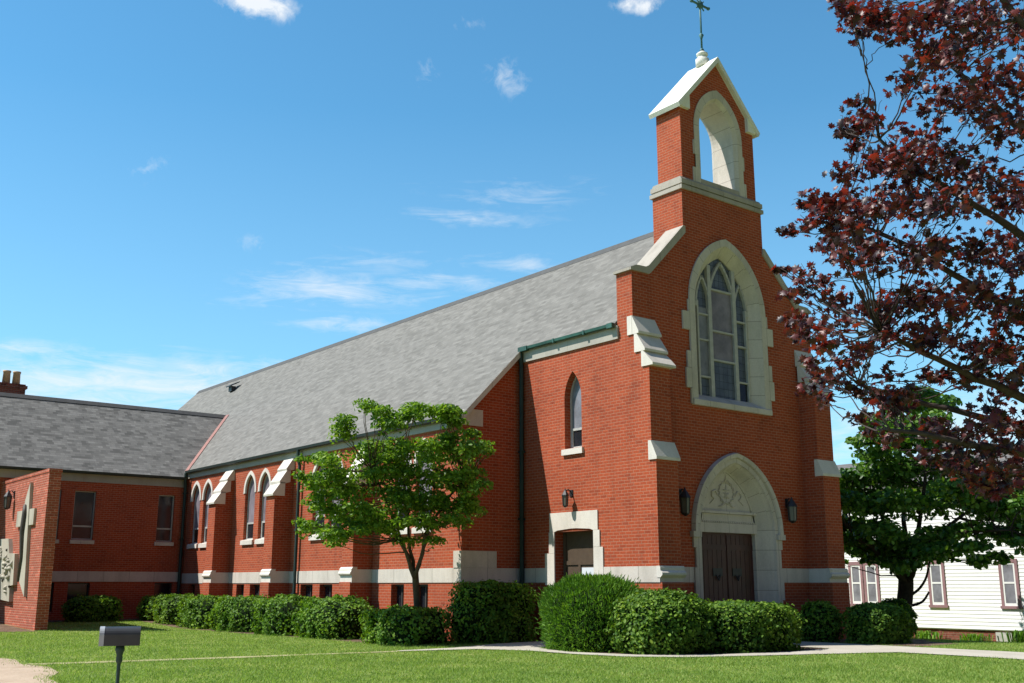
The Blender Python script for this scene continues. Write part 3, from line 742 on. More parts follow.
# ---- low wing behind, at the left
b = MB()
WIN_W = [(-9.84, -9.06), (-6.68, -6.03), (-11.1, -10.32), (-14.2, -13.4), (-17.3, -16.5)]
wh = [[(a, 3.14), (c, 3.14), (c, 4.93), (a, 4.93)] for a, c in WIN_W]
WB = [(-9.8, -9.02), (-6.6, -5.9), (-11.1, -10.28)]
wh2 = [[(a, .55), (c, .55), (c, 1.58), (a, 1.58)] for a, c in WB]
WF.wall(b, [(-25, -.2), (-5.5, -.2), (-5.5, 5.7), (-25, 5.7)], wh+wh2, .2)
b.face([(-25, 29.5, -.2), (-25, 23.13, -.2), (-25, 23.13, 5.6), (-25, 26.18, 8.7), (-25, 29.5, 5.6)])
b.face([(-5.6, 29.5, -.2), (-25, 29.5, -.2), (-25, 29.5, 5.6), (-5.6, 29.5, 5.6)])
tag(b.build('wing_wall', 'brick', church), 'shaded brick front of the low wing')
for i, (a, c) in enumerate(WIN_W+WB):
    lo, hi = ((3.14, 4.93) if i < len(WIN_W) else (.55, 1.58))
    b = MB(); e = .04
    WF.box(b, a, a+e, lo, hi, -.2, -.10); WF.box(b, c-e, c, lo, hi, -.2, -.10); WF.box(b, a+e, c-e, hi-e, hi, -.2, -.10); WF.box(b, a+e, c-e, lo, lo+e, -.2, -.10)
    if i < len(WIN_W): WF.box(b, a+e, c-e, 3.6, 3.66, -.2, -.09)
    else: WF.box(b, a+e, c-e, .93, .96, -.2, -.12)
    o_ = b.build('window', 'frame' if i < len(WIN_W) else 'darkframe', church)
    pane([(a, lo), (c, lo), (c, hi), (a, hi)], 'glass', -.16, o_, WF)
    if i < len(WIN_W):
        b = MB(); WF.prof(b, [(-.1, lo-.16), (-.1, lo), (.06, lo-.03), (.06, lo-.16)], a-.05, c+.05); b.build('sill', 'stone', o_)
b = MB()
ZR = 8.76; YR = 26.18
P = [(-25.2, 22.88, 5.63), (-5.74, 22.88, 5.63), (-2.83, YR, ZR), (-25.2, YR, ZR)]
b.prism(P, (0, 0, -.09))
b.prism([(-25.2, YR, ZR), (-2.83, YR, ZR), (-6.03, 29.7, 5.56), (-25.2, 29.7, 5.56)], (0, 0, -.09))
wr_ = b.build('wing_roof', 'shingle_wing', church)
b = MB(); b.prism([(-25.25, YR-.15, ZR-.11), (-25.25, YR, ZR+.06), (-25.25, YR+.15, ZR-.11), (-25.25, YR, ZR-.02)], (22.5, 0, 0)); b.build('ridge_cap', 'ridge', wr_)
b = MB()
v0, v1 = Vector((-5.72, 23.12, rz(5.72))), Vector((-2.83, YR, rz(2.83)))
off = Vector((0, -.36, 0))
b.prism([v0+Vector((0, 0, .02)), v1+Vector((0, 0, .02)), v1+off+Vector((0, 0, .02)), v0+off+Vector((0, 0, .02))], (0, 0, .015))
b.build('valley_flashing', 'flash', wr_)
b = MB(); b.box((-13.0, 27.6, 6.5), (-10.86, 28.6, 9.28)); b.box((-13.06, 27.54, 9.28), (-10.80, 28.66, 9.40)); b.box((-13.0, 27.6, 9.40), (-10.86, 28.6, 9.46))
ch = b.build('chimney', 'housebrick', wr_) if False else b.build('chimney', 'housebrick', church)
for x in (-11.52, -11.14, -11.95, -12.4):
    b = MB(); b.lathe((x, 28.05, 0), [(.16, 9.45), (.14, 9.95), (.16, 9.97), (.16, 10.03), (.11, 10.03)], 10); b.build('chimney_pot', 'clay', ch, True)

# ------------------------------------------------------------------ lanterns on the walls
def lantern(fr, u, z0, z1, d, label, sc_=1.0, arm=.12):
    base = fr.p(u, z0, d)
    t = thing('wall_lantern', base, label, 'lantern', 'lanterns on the church walls')
    H = z1-z0; r = H*.155
    b = MB(); x, y = base.x, base.y
    b.lathe((x, y, z0), [(.25*r, 0), (.9*r, H*.07), (r*.95, H*.1)], 6); b.lathe((x, y, z0), [(1.35*r, H*.62), (1.3*r, H*.66), (.55*r, H*.86), (.3*r, H*.9), (.12*r, H)], 6)
    for k in range(6):
        a = math.pi*2*k/6
        b.tube([(x+r*.92*math.cos(a), y+r*.92*math.sin(a), z0+H*.1), (x+r*1.15*math.cos(a), y+r*1.15*math.sin(a), z0+H*.63)], r*.09, 4)
    b.build('lantern_frame', 'iron', t)
    b = MB(); b.lathe((x, y, z0), [(r*.86, H*.1), (r*1.06, H*.62)], 6); b.build('lantern_glass', 'lampglass', t)
    b = MB(); q = fr.p(u, z0+H*.8, 0)
    b.tube([q, fr.p(u, z0+H*.95, d*.5), fr.p(u, z0+H*.88, d)], .018, 6); fr.box(b, u-.06, u+.06, z0+H*.6, z0+H*.95, 0, .025)
    b.build('bracket', 'iron', t)
lantern(FA, -2.12, 3.15, 3.85, .17, 'dark iron wall lantern left of the front door')
lantern(FA, 2.08, 3.12, 3.82, .17, 'dark iron wall lantern right of the front door')
lantern(SL, -2.36, 3.42, 3.9, .22, 'small wall lantern above the side door')

# ------------------------------------------------------------------ brick wall with the stone cross
PX = -12.4
PF = F((PX, 0, 0), (0, -1, 0), (-1, 0, 0))
gz = GZ(PX, 18)
pw = thing('brick_wall', (PX, 17.2, gz), 'freestanding brick wall with a stone cross and carved panel, left of the wing', 'wall')
b = MB(); b.box((PX, 17.2, -.2), (PX+.37, 23.12, 4.98)); b.build('wall', 'brick_worn', pw)
b = MB()
for k in range(29): b.box((PX-.02, 17.18+k*.205, 4.982), (PX+.39, 17.18+k*.205+.195, 5.09))
b.build('coping', 'brick_worn', pw)
b = MB()
PF.poly(b, [(-18.94, 4.77), (-19.36, 4.22), (-19.42, 3.9), (-19.2, 1.66), (-18.38, 1.13), (-18.86, 4.15)], 0, .10)
PF.box(b, -20.3, -18.24, 3.38, 3.9, 0, .078)
cr = b.build('cross', 'relief', pw)
b = MB(); b.tube([PF.p(-19.30, 3.95, .12), PF.p(-19.16, 4.02, .14), PF.p(-19.10, 3.8, .14), PF.p(-19.18, 3.2, .14), PF.p(-19.02, 2.4, .13), PF.p(-19.16, 1.6, .12)], [.03, .06, .08, .085, .06, .03], 8)
b.build('figure', 'reliefdark', cr, True)
b = MB()
PF.poly(b, [(-20.0, .97), (-20.14, 1.47), (-19.72, 1.5), (-19.88, 2.5), (-20.6, 2.53), (-20.86, 3.02), (-22.55, 3.05), (-22.6, 1.2), (-21.7, 1.05)], 0, .13)
pn = b.build('carved_panel', 'relief', pw)
b = MB(); rr = random.Random(5)
for k in range(45):
    u = -20.1-rr.random()*2.2; z = 1.25+rr.random()*1.5
    if u > -20.7 and z > 2.35: z -= .5
    a = rr.random()*3.1; l = .12+.18*rr.random()
    b.tube([PF.p(u, z, .12), PF.p(u+l*.5*math.cos(a), z+l*.5*math.sin(a), .17), PF.p(u+l*math.cos(a+.5), z+l*math.sin(a+.5), .13)], [.02, .05+.04*rr.random(), .02], 7)
b.build('figures', 'relief', pn, True)
b = MB()
for k in range(9):
    u = -20.15-rr.random()*2.1; z = 1.3+rr.random()*1.4
    if u > -20.7 and z > 2.3: z -= .5
    b.tube([PF.p(u, z, .125), PF.p(u+.1*rr.random(), z+.2*rr.random()-.1, .14)], [.05, .03], 6)
b.build('recess_shade', 'reliefdark', pn, True)  # dark stubs on the panel face, coloured to imitate shade in hollows
lantern(PF, -21.2, 4.0, 4.68, .2, 'wall lantern above the carved panel on the freestanding wall')

# ------------------------------------------------------------------ white house at the right
HX = 14.14
HF = F((HX, 0, 0), (0, -1, 0), (-1, 0, 0))
hz = -.42
hs = thing('white_house', (HX, 3, hz), 'white clapboard house with mauve window frames beyond the church', 'house')
b = MB(); z = 0.02
Y0, Y1 = -9.0, 9.5
while z < 5.15:
    b.prism([(HX-.004, Y0, z+.128), (HX-.017, Y0, z), (HX, Y0, z), (HX+.02, Y0, z+.128)], (0, Y1-Y0, 0)); z += .126
b.box((HX+.02, Y0+.01, -.02), (HX+8, Y1-.01, 5.15))
b.build('siding_wall', 'siding', hs)
b = MB(); b.box((HX+.06, Y0+.05, -.9), (HX+7.9, Y1-.05, .0)); HF.box(b, -3.0, -2.9, -.5, 0, -.1, -.05); b.build('foundation', 'housebrick', hs)
b = MB(); b.prism([(HX-.35, Y0-.3, 5.12), (HX+4, Y0-.3, 6.6), (HX+8.35, Y0-.3, 5.12), (HX+8.35, Y0-.3, 5.0), (HX-.35, Y0-.3, 5.0)], (0, Y1-Y0+.6, 0)); b.build('roof', 'houseroof', hs)
for y0, y1 in ((-.10, .56), (2.55, 3.20), (5.19, 5.83), (5.87, 6.48), (-3.6, -2.95)):
    b = MB(); za, zb = .78, 2.36; e = .10
    HF.box(b, -y1, -y1+e, za, zb, 0, .05); HF.box(b, -y0-e, -y0, za, zb, 0, .05); HF.box(b, -y1+e, -y0-e, zb-.13, zb, 0, .055); HF.box(b, -y1-.04, -y0+.04, za-.06, za+.03, 0, .07)
    fr_ = b.build('window', 'mauve', hs)
    b = MB(); s_ = .055; i0, i1 = -y1+e, -y0-e; zm = (za+zb)/2
    HF.box(b, i0, i0+s_, za+.03, zb-.13, 0, .04); HF.box(b, i1-s_, i1, za+.03, zb-.13, 0, .04); HF.box(b, i0+s_, i1-s_, zb-.185, zb-.13, 0, .04); HF.box(b, i0+s_, i1-s_, za+.03, za+.12, 0, .04); HF.box(b, i0+s_, i1-s_, zm-.03, zm+.03, 0, .042)
    b.build('sash', 'housewhite', fr_)
    pane([(i0+s_, za+.1), (i1-s_, za+.1), (i1-s_, zb-.18), (i0+s_, zb-.18)], 'glass_pale', .03, fr_, HF)
# basement vent in the foundation
b = MB(); HF.box(b, -.9, -.35, -.36, -.06, -.06, .0); b.build('basement_window', 'frame', hs)

# ------------------------------------------------------------------ mailbox
mp = at(121, 636, 12.3); mg = GZ(mp.x, mp.y)
ax = Vector((math.cos(YAW-.30), -math.sin(YAW-.30), 0)); cxv = Vector((-ax.y, ax.x, 0))
mbx = thing('mailbox', (mp.x, mp.y, mg), 'dark grey round topped mailbox on a thin post in the lawn', 'mailbox')
Lh, wb_, hb = .212, .088, .21
def mring(o, k, dz=0.0):
    pts = [(-wb_*k, -hb/2), (wb_*k, -hb/2)]
    for i in range(13): a = math.pi*i/12; pts.append((wb_*k*math.cos(a), hb/2-wb_+wb_*k*math.sin(a)))
    return [mp+ax*o+cxv*p+Vector((0, 0, q)) for p, q in pts]
b = MB(); b.loft([mring(-Lh, 1), mring(Lh, 1)], True); b.face(mring(Lh, 1)); b.face(mring(-Lh, 1)[::-1])
b.build('box_body', 'mailbox', mbx)
b = MB(); b.loft([mring(-Lh-.018, .98), mring(-Lh-.018, 1.05), mring(-Lh+.035, 1.05)], True); b.face(mring(-Lh-.018, .98)[::-1]); b.build('box_door', 'mailbox', mbx)
mbx.children[-1].data.materials[0] = plain('sunlit_grey_metal', (.42, .43, .44), .4, .5, .2)  # door end in a paler grey, standing in for sunlight on it
b = MB(); b.lathe((mp.x, mp.y, 0), [(.05, mp.z-hb/2-.003), (.055, mp.z-hb/2-.05), (.035, mp.z-hb/2-.10), (.038, mp.z-hb/2-.17), (.026, mp.z-hb/2-.20)], 10); b.build('bracket', 'post', mbx, True)
b = MB(); b.tube([(mp.x, mp.y, mg-.1), (mp.x, mp.y, mp.z-hb/2-.18)], .022, 8); b.build('post', 'post', mbx)

# ------------------------------------------------------------------ foliage
def leaf_arrays(cen, nrm, size, shape, faces, roll=None):
    """cen,nrm (N,3), size (N,), shape (k,3) leaf outline in its own plane -> verts, faces"""
    N = len(cen); k = len(shape)
    n = nrm/np.maximum(np.linalg.norm(nrm, axis=1, keepdims=True), 1e-6)
    ref = rng.normal(size=(N, 3)) if roll is None else roll
    t = ref-n*np.sum(ref*n, axis=1, keepdims=True); t /= np.maximum(np.linalg.norm(t, axis=1, keepdims=True), 1e-6)
    bt = np.cross(n, t)
    V = cen[:, None, :] + size[:, None, None]*(shape[None, :, 0, None]*t[:, None, :]+shape[None, :, 1, None]*bt[:, None, :]+shape[None, :, 2, None]*n[:, None, :])
    Fc = (np.array(faces)[None, :, :]+(np.arange(N)*k)[:, None, None]).reshape(-1, len(faces[0]))
    return V.reshape(-1, 3), Fc


def mesh_np(name, V, Fc, m_, parent=None):
    root = parent; o0 = np.zeros(3)
    while root is not None: o0 = o0+np.array(root.location); root = root.parent
    me = bpy.data.meshes.new(name); k = Fc.shape[1]
    me.vertices.add(len(V)); me.vertices.foreach_set('co', (V-o0).ravel())
    me.loops.add(Fc.size); me.loops.foreach_set('vertex_index', Fc.ravel().astype(np.int32))
    me.polygons.add(len(Fc)); me.polygons.foreach_set('loop_start', np.arange(len(Fc), dtype=np.int32)*k)
    me.update(calc_edges=True); me.validate()
    me.materials.append(M[m_]); o = bpy.data.objects.new(name, me); C.objects.link(o)
    if parent is not None: o.parent = parent
    return o


OVAL = np.array([(0, 0, 0), (.28, .22, .05), (.65, .25, .0), (1, 0, -.14), (.65, -.25, .0), (.28, -.22, .05)], float)-np.array((.5, 0, 0))
OVAL_F = [(0, 1, 2, 3), (0, 3, 4, 5)]
NEEDLE = np.array([(0, -.06, 0), (0, .06, 0), (1, .02, .1), (1, -.02, .1)], float); NEEDLE_F = [(0, 1, 2, 3)]
lob = [(-.5, .0), (-.32, .16), (-.42, .34), (-.12, .26), (-.05, .52), (.10, .28), (.30, .40), (.26, .14), (.56, .0)]
lob = lob+[(x, -y) for x, y in lob[-2:0:-1]]
MAPLE = np.array([(0, 0, .05)]+[(x, y, -.32*abs(y)-.30*max(0, x)) for x, y in lob], float)
nl = len(lob); MAPLE_F = [(0, 1+i, 1+(i+1) % nl) for i in range(nl)]


def unit(n): v = rng.normal(size=(n, 3)); return v/np.linalg.norm(v, axis=1, keepdims=True)


def shrub(name, c, rx, ry, h, n, label, m_='hedge', leaf=.075, power=2.6, group=None, needle=False, rot=0.0, lump=.10, cat='shrub'):
    """clipped shrub: shell of small leaves over a twiggy inner mass, standing on the ground"""
    gz_ = GZ(c[0], c[1]); t = thing(name, (c[0], c[1], gz_), label, cat, group)
    d = unit(n); d = d[d[:, 2] > -.8]
    def rad(d_):
        q = (np.abs(d_[:, 0])/rx)**power+(np.abs(d_[:, 1])/ry)**power+(np.abs(d_[:, 2])/np.where(d_[:, 2] < 0, h*.75, h/2))**power
        r_ = q**(-1/power)
        ph = c[0]*3+c[1]
        return r_*(1+lump*(np.sin(d_[:, 0]*7+ph)*np.sin(d_[:, 1]*6+ph*2)*.6+np.sin(d_[:, 2]*8+d_[:, 0]*5+ph)*.5+.4*np.sin(d_[:, 1]*13+d_[:, 2]*11+ph)))
    r0 = rad(d); jit = 1-np.abs(rng.normal(0, .10, len(d)))+.015*rng.normal(size=len(d))
    out = rng.random(len(d)) < .07; jit[out] += rng.random(out.sum())*.13
    P = d*(r0*jit)[:, None]
    cr_, sr_ = math.cos(rot), math.sin(rot)
    Rm = np.array([[cr_, -sr_, 0], [sr_, cr_, 0], [0, 0, 1]])
    W = P @ Rm.T + np.array((c[0], c[1], gz_+h/2)); W[:, 2] = np.maximum(W[:, 2], gz_+.03)
    nn = d @ Rm.T
    if needle:
        ax_ = nn*.8+np.array((0, 0, .75))+.45*rng.normal(size=nn.shape)
        V, Fc = leaf_arrays(W, np.cross(ax_, unit(len(W))), leaf*(.7+.8*rng.random(len(W))), NEEDLE*np.array((1, 2.2, 1)), NEEDLE_F, ax_)
    else:
        V, Fc = leaf_arrays(W, nn*.7+np.array((0, 0, .5))+.55*rng.normal(size=nn.shape), leaf*(.7+.7*rng.random(len(W))), OVAL*np.array((1, 1.3, 1)), OVAL_F)
    mesh_np('foliage', V, Fc, m_, t)
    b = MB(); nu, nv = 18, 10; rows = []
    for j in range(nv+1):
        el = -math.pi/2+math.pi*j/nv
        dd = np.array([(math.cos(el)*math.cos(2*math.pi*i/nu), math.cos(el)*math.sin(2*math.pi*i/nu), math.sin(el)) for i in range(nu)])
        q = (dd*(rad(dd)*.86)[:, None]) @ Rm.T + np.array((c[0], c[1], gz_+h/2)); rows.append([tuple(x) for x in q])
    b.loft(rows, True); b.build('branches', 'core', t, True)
    return t


HG = 'clipped hedge shrubs along the church wall'
shrub('hedge_shrub', (-7.0, 21.3), .75, .9, .88, 3400, 'small round shrub in the corner where wing and nave meet', group=HG, lump=.15)
shrub('hedge_shrub', (-7.1, 19.15), .72, 1.05, .95, 4600, 'hedge shrub below the farthest nave buttress', power=3, group=HG, lump=.16)
shrub('hedge_shrub', (-7.1, 16.75), .76, 1.4, .98, 6400, 'long hedge shrub under the first full pair of nave windows', power=3.4, group=HG, lump=.15)
shrub('hedge_shrub', (-7.1, 13.75), .8, 1.45, 1.0, 7000, 'dense hedge shrub in front of the middle buttress and downspout', power=3.2, group=HG, lump=.16)
shrub('hedge_shrub', (-7.1, 10.85), .84, 1.15, 1.06, 6400, 'square hedge shrub left of the young tree', power=3.2, group=HG, lump=.15)
shrub('hedge_shrub', (-7.05, 8.2), .86, 1.3, 1.02, 7000, 'hedge shrub just left of the young tree trunk', power=3, group=HG, lump=.17)
shrub('hedge_shrub', (-7.15, 4.6), .82, 1.35, .84, 7500, 'low dark hedge shrub in the shade under the young tree', power=3, group=HG, lump=.15)
shrub('hedge_shrub', (-5.2, 3.62), 1.2, .62, 1.46, 8500, 'tall dark shrub in the shaded corner beside the side door', power=3.4, group=HG)
EG = 'shrubs beside the front entrance'
shrub('yew_shrub', (-5.3, -.25), 1.0, 1.1, 1.56, 20000, 'tall bright green yew at the corner by the side door', 'yew', .075, 2.9, EG, True, lump=.05)
shrub('box_shrub', (-4.85, -1.85), 1.08, 1.08, 1.27, 13000, 'rounded medium shrub between the tall yew and the low hedge', 'box', .075, 2.4, EG, lump=.06)
shrub('box_shrub', (-2.85, -2.35), 1.4, .95, 1.02, 12000, 'low wide flat topped shrub in front of the main door', 'box', .075, 3.4, EG, lump=.05)
shrub('box_shrub', (2.15, -2.5), .85, .62, .94, 8500, 'low clipped shrub at the right end of the facade', 'box', .07, 3.2, EG, lump=.06)
shrub('box_shrub', (1.6, -1.2), .5, .5, 1.0, 2800, 'small dark shrub against the facade right of the door', 'hedge', .07, 2.6, EG)
shrub('round_shrub', (7.2, .2), .5, .5, 1.15, 3600, 'dark shrub at the foot of the green shade tree', 'shadetree', .09, 2.3)
shrub('round_shrub', (-9.35, 21.5), 1.0, .65, .86, 5200, 'wide low shrub under the windows of the wing', 'hedge', .085, 2.8, lump=.06)


def limb(b, pts, r0, r1, n=6, wob=.0):
    """bent limb through control points, tapered"""
    P = [Vector(p) for p in pts]; Q = []
    for i in range(len(P)-1):
        p0, p1, p2, p3 = P[max(i-1, 0)], P[i], P[i+1], P[min(i+2, len(P)-1)]
        for k in range(4):
            t = k/4; q = .5*((2*p1)+(p2-p0)*t+(2*p0-5*p1+4*p2-p3)*t*t+(3*p1-p0-3*p2+p3)*t**3)
            Q.append(q+Vector(rng.normal(0, wob, 3)) if (i or k) and wob else q)
    Q.append(P[-1]); m_ = len(Q)
    b.tube(Q, [r0+(r1-r0)*(i/(m_-1))**.8 for i in range(m_)], n)
    return Q


def nearest(nodes, p):
    d = [(q-p).length+max(0, q.z-p.z)*1.5 for q in nodes]; i = int(np.argmin(d)); return nodes[i]


def cluster(c, rx, rz_, n, up=.55, tilt=.6, shell=.5):
    d = unit(n); d[:, 2] = np.where(rng.random(n) < .7, np.abs(d[:, 2]), d[:, 2]); r = rng.random(n)**(1/2.2)
    P = np.array(c)+d*r[:, None]*np.array((rx, rx, rz_))
    nr = np.array((0, 0, up))+d*.45+tilt*rng.normal(size=(n, 3))
    return P, nr


# --- young dogwood-like tree in front of the nave
TX, TY = -6.6, 4.85
DW = (CAM-Vector((TX, TY, CAM.z))).length
tb_ = Vector((TX, TY, GZ(TX, TY)))
dog = thing('young_tree', tb_, 'young green broadleaf tree with a forked trunk in front of the nave wall', 'tree')
dep = (tb_-CAM).dot(pixdir(512, 341.5).normalized()); dep = dep/ (pixdir(512, 341.5).length)
CL = [(367,409,.22,.2,80),(355,432,.42,.28,260),(392,425,.5,.34,360),(415,412,.42,.28,250),(440,414,.45,.3,300),(447,412,.36,.28,220),(460,438,.36,.28,230),
      (326,464,.42,.28,280),(360,452,.55,.3,400),(398,448,.5,.3,360),(432,448,.55,.3,420),(470,452,.55,.34,420),(472,470,.42,.3,240),
      (318,484,.42,.3,230),(340,478,.5,.3,300),(372,478,.55,.3,380),(408,476,.6,.32,460),(440,480,.5,.3,330),(466,486,.5,.36,340),(478,498,.35,.3,190),
      (322,510,.45,.3,250),(338,520,.48,.28,300),(362,510,.5,.3,330),(392,505,.55,.3,380),(425,500,.5,.28,340),(450,508,.45,.3,260),
      (332,532,.36,.2,150),(356,526,.4,.22,190),(386,528,.4,.2,200),(410,522,.4,.22,200),(305,478,.25,.2,90),(312,524,.25,.2,90),(480,452,.25,.16,90),(312,528,.28,.2,120),(376,412,.35,.25,150),(400,462,.5,.3,250),(348,495,.45,.28,240),(425,462,.5,.3,250),(432,528,.42,.2,220),(402,538,.4,.2,200),(455,522,.4,.22,200),(378,536,.4,.2,190),(345,540,.35,.18,120),(420,512,.5,.22,220),(470,508,.4,.25,200)]
b = MB(); nodes = []
top0 = at(415, 570, dep*.995)
nodes += limb(b, [tb_-Vector((0, 0, .1)), tb_+Vector((.03, 0, .35)), top0], .105, .085, 8)[-3:]
mains = [(401, 540, -.4, 372, 470), (427, 538, .2, 436, 470), (408, 535, .3, 402, 450), (432, 520, -.3, 466, 480), (392, 528, .4, 340, 500)]
for (u1, v1, dd, u2, v2) in mains:
    Q = limb(b, [top0-Vector((0, 0, .2)), at(u1, v1, dep+dd*.5), at(u2, v2, dep+dd*1.3)], .065, .02, 6, .02); nodes += Q[3:]
Ps, Ns = [], []
for i, (u, v, rx_, rz_, n_) in enumerate(CL):
    for rep in range(3):
        c_ = at(u+rng.normal(0, 7), v+rng.normal(0, 6), dep+rng.uniform(-1.6, .75))
        s_ = nearest(nodes, c_); mid = (s_+c_)/2+Vector((0, 0, -.12))
        Q = limb(b, [s_, mid, c_], .02, .006, 5, .02)
        p_, n__ = cluster(c_, rx_*.88, rz_*.72, int(n_*.62)); Ps.append(p_); Ns.append(n__)
for k in range(45):
    c_ = at(rng.uniform(322, 475), rng.uniform(445, 525), dep+rng.uniform(-1.4, .6)); p_, n__ = cluster(c_, .42, .25, 60); Ps.append(p_); Ns.append(n__)
b.build('trunk', 'bark', dog, True)
P = np.concatenate(Ps); Nn = np.concatenate(Ns)
V, Fc = leaf_arrays(P, Nn, .075+.06*rng.random(len(P)), OVAL*np.array((1, 1.1, 1.4)), OVAL_F); mesh_np('crown', V, Fc, 'dogwood', dog)

# --- green shade tree between church and house
tb_ = Vector((8.55, 1.15, GZ(8.55, 1.15)))
shd = thing('shade_tree', tb_, 'dark green shade tree standing between the church and the white house', 'tree')
dp = (tb_-CAM).dot(pixdir(512, 341.5))/pixdir(512, 341.5).length_squared
b = MB(); nodes = []
top0 = at(906, 572, dp)
nodes += limb(b, [tb_-Vector((0, 0, .2)), at(905, 600, dp), top0], .27, .22, 9)[-2:]
for (u1, v1, dd, u2, v2) in [(890, 540, .5, 870, 480), (918, 530, -.5, 930, 450), (905, 520, .8, 900, 430), (930, 545, .3, 985, 500), (880, 555, -.8, 850, 530), (935, 540, -1, 1010, 530)]:
    nodes += limb(b, [top0-Vector((0, 0, .3)), at(u1, v1, dp+dd), at(u2, v2, dp+dd*2)], .13, .03, 7, .04)[3:]
limb(b, [at(908, 596, dp), at(918, 590, dp-.1), at(926, 578, dp-.2), at(930, 560, dp-.3)], .05, .03, 6); limb(b, [at(909, 606, dp), at(922, 602, dp-.1), at(929, 592, dp-.2)], .055, .03, 6)
Ps, Ns = [], []
SC = [(908,405,.9),(930,420,1.0),(885,425,.9),(868,445,.8),(905,440,1.2),(940,445,1.0),(875,470,1.1),(905,470,1.2),(935,470,1.1),(965,470,.7),(855,480,.9),(850,505,.9),(880,505,1.2),(910,505,1.2),(940,500,1.1),(968,505,1.0),(995,500,.9),(1015,500,.9),(850,535,.9),(875,540,1.1),(905,540,1.1),(935,535,1.0),(962,535,.8),(990,530,.8),(1015,525,.7),(865,558,.7),(890,560,.7),(915,553,.8),(945,552,.6),(842,555,.5),(970,550,.5),(835,500,.5),(1030,510,.9),(1045,530,.8),(1000,488,.8),(1020,480,.9),(985,512,.7),(1005,538,.6),(1030,540,.7)]
for (u, v, rx_) in SC:
    for rep in range(3):
        c_ = at(u+rng.normal(0, 9), v+rng.normal(0, 8), dp+rng.uniform(-2.4, 2.4))
        if c_.x < 4.6: c_.x = 4.6+rng.random()
        s_ = nearest(nodes, c_); limb(b, [s_, (s_+c_)/2+Vector((0, 0, -.1)), c_], .03, .008, 5, .03)
        p_, n__ = cluster(c_, rx_*.72, rx_*.36, int(270*rx_)); Ps.append(p_); Ns.append(n__)
b.build('trunk', 'darkbark', shd, True)
P = np.concatenate(Ps); Nn = np.concatenate(Ns)
V, Fc = leaf_arrays(P, Nn, .13+.09*rng.random(len(P)), OVAL*np.array((1, 1.4, 1.2)), OVAL_F); mesh_np('crown', V, Fc, 'shadetree', shd)

# --- purple maple reaching in from the right
MD = 13.0
tb_ = at(1205, 600, MD); tb_.z = GZ(tb_.x, tb_.y)
mpl = thing('purple_maple', tb_, 'purple leaved maple reaching in from the right foreground', 'tree')
b = MB(); nodes = []
fork = at(1200, 505, MD)
limb(b, [tb_-Vector((0, 0, .2)), at(1204, 560, MD), fork], .22, .18, 10)
limbs = [((1105, 435, -.2), (1017, 396, -.6), (940, 360, -.9), (880, 330, -1.1)),
         ((1120, 400, .3), (1020, 320, .4), (930, 260, .6), (840, 215, .8)),
         ((1130, 360, 0), (1040, 250, -.3), (950, 190, -.5), (880, 140, -.6)),
         ((1150, 320, .5), (1060, 180, .9), (980, 90, 1.2), (905, 30, 1.4)),
         ((1170, 300, -.5), (1100, 130, -1.1), (1020, 20, -1.4), (950, -50, -1.5)),
         ((1110, 460, .6), (1010, 425, 1.1), (930, 405, 1.3), (860, 385, 1.5)),
         ((1120, 470, -.6), (1030, 455, -1.0), (960, 440, -1.3), (890, 430, -1.4)),
         ((1215, 320, .2), (1210, 120, .5), (1180, -60, .4), (1150, -200, .2)),
         ((1280, 400, .3), (1350, 250, .8), (1380, 100, 1.0), (1400, 0, .8)),
         ((1290, 430, -.6), (1360, 330, -1.4), (1420, 240, -1.7), (1460, 160, -2)),
         ((1190, 400, 1.2), (1150, 250, 2.2), (1110, 120, 2.8), (1080, 20, 3)),
         ((1210, 420, -1.2), (1180, 300, -2.2), (1150, 180, -2.8), (1120, 90, -3))]
for L_ in limbs:
    Q = limb(b, [fork-Vector((0, 0, .15))]+[at(u, v, MD+d) for u, v, d in L_], .095, .02, 7, .015); nodes += Q[4:]
MC = [(852,7,.26),(866,14,.27),(885,24,.3),(875,10,.3),(870,118,.27),(858,138,.26),(905,30,.4),(940,15,.5),(975,20,.5),(1005,30,.5),(930,55,.4),(960,60,.5),(1000,75,.5),(915,85,.35),(945,95,.4),(975,105,.4),(1005,120,.45),
      (865,125,.25),(855,145,.2),(880,160,.35),(850,180,.3),(905,140,.3),(930,150,.4),(955,160,.4),(900,175,.4),(835,205,.3),(812,222,.28),(800,222,.18),(850,225,.4),(880,210,.45),(915,200,.45),(950,200,.45),(985,190,.45),(1015,200,.5),
      (835,250,.35),(865,262,.4),(900,255,.45),(935,250,.45),(970,250,.45),(1005,250,.45),(820,285,.3),(850,300,.35),(880,295,.42),(915,300,.42),(950,300,.4),(985,300,.4),(1015,310,.4),
      (805,320,.3),(790,300,.15),(830,335,.35),(860,345,.3),(890,340,.38),(930,345,.35),(970,345,.35),(1010,350,.4),(810,355,.25),(805,385,.25),(830,375,.3),(860,385,.3),(825,400,.22),(890,395,.3),(915,380,.3),(945,385,.22),(985,375,.3),(1010,380,.35),
      (870,410,.25),(905,415,.3),(940,425,.3),(965,432,.3),(990,420,.35),(1015,430,.4),(900,440,.22),(930,455,.25),(955,455,.35),(985,450,.4),(1010,460,.4),(975,475,.3),(1000,485,.3),(1020,480,.3),(796,205,.1),(880,430,.2),(770,262,.1),(785,278,.12)]
Ps, Ns = [], []
tw = []
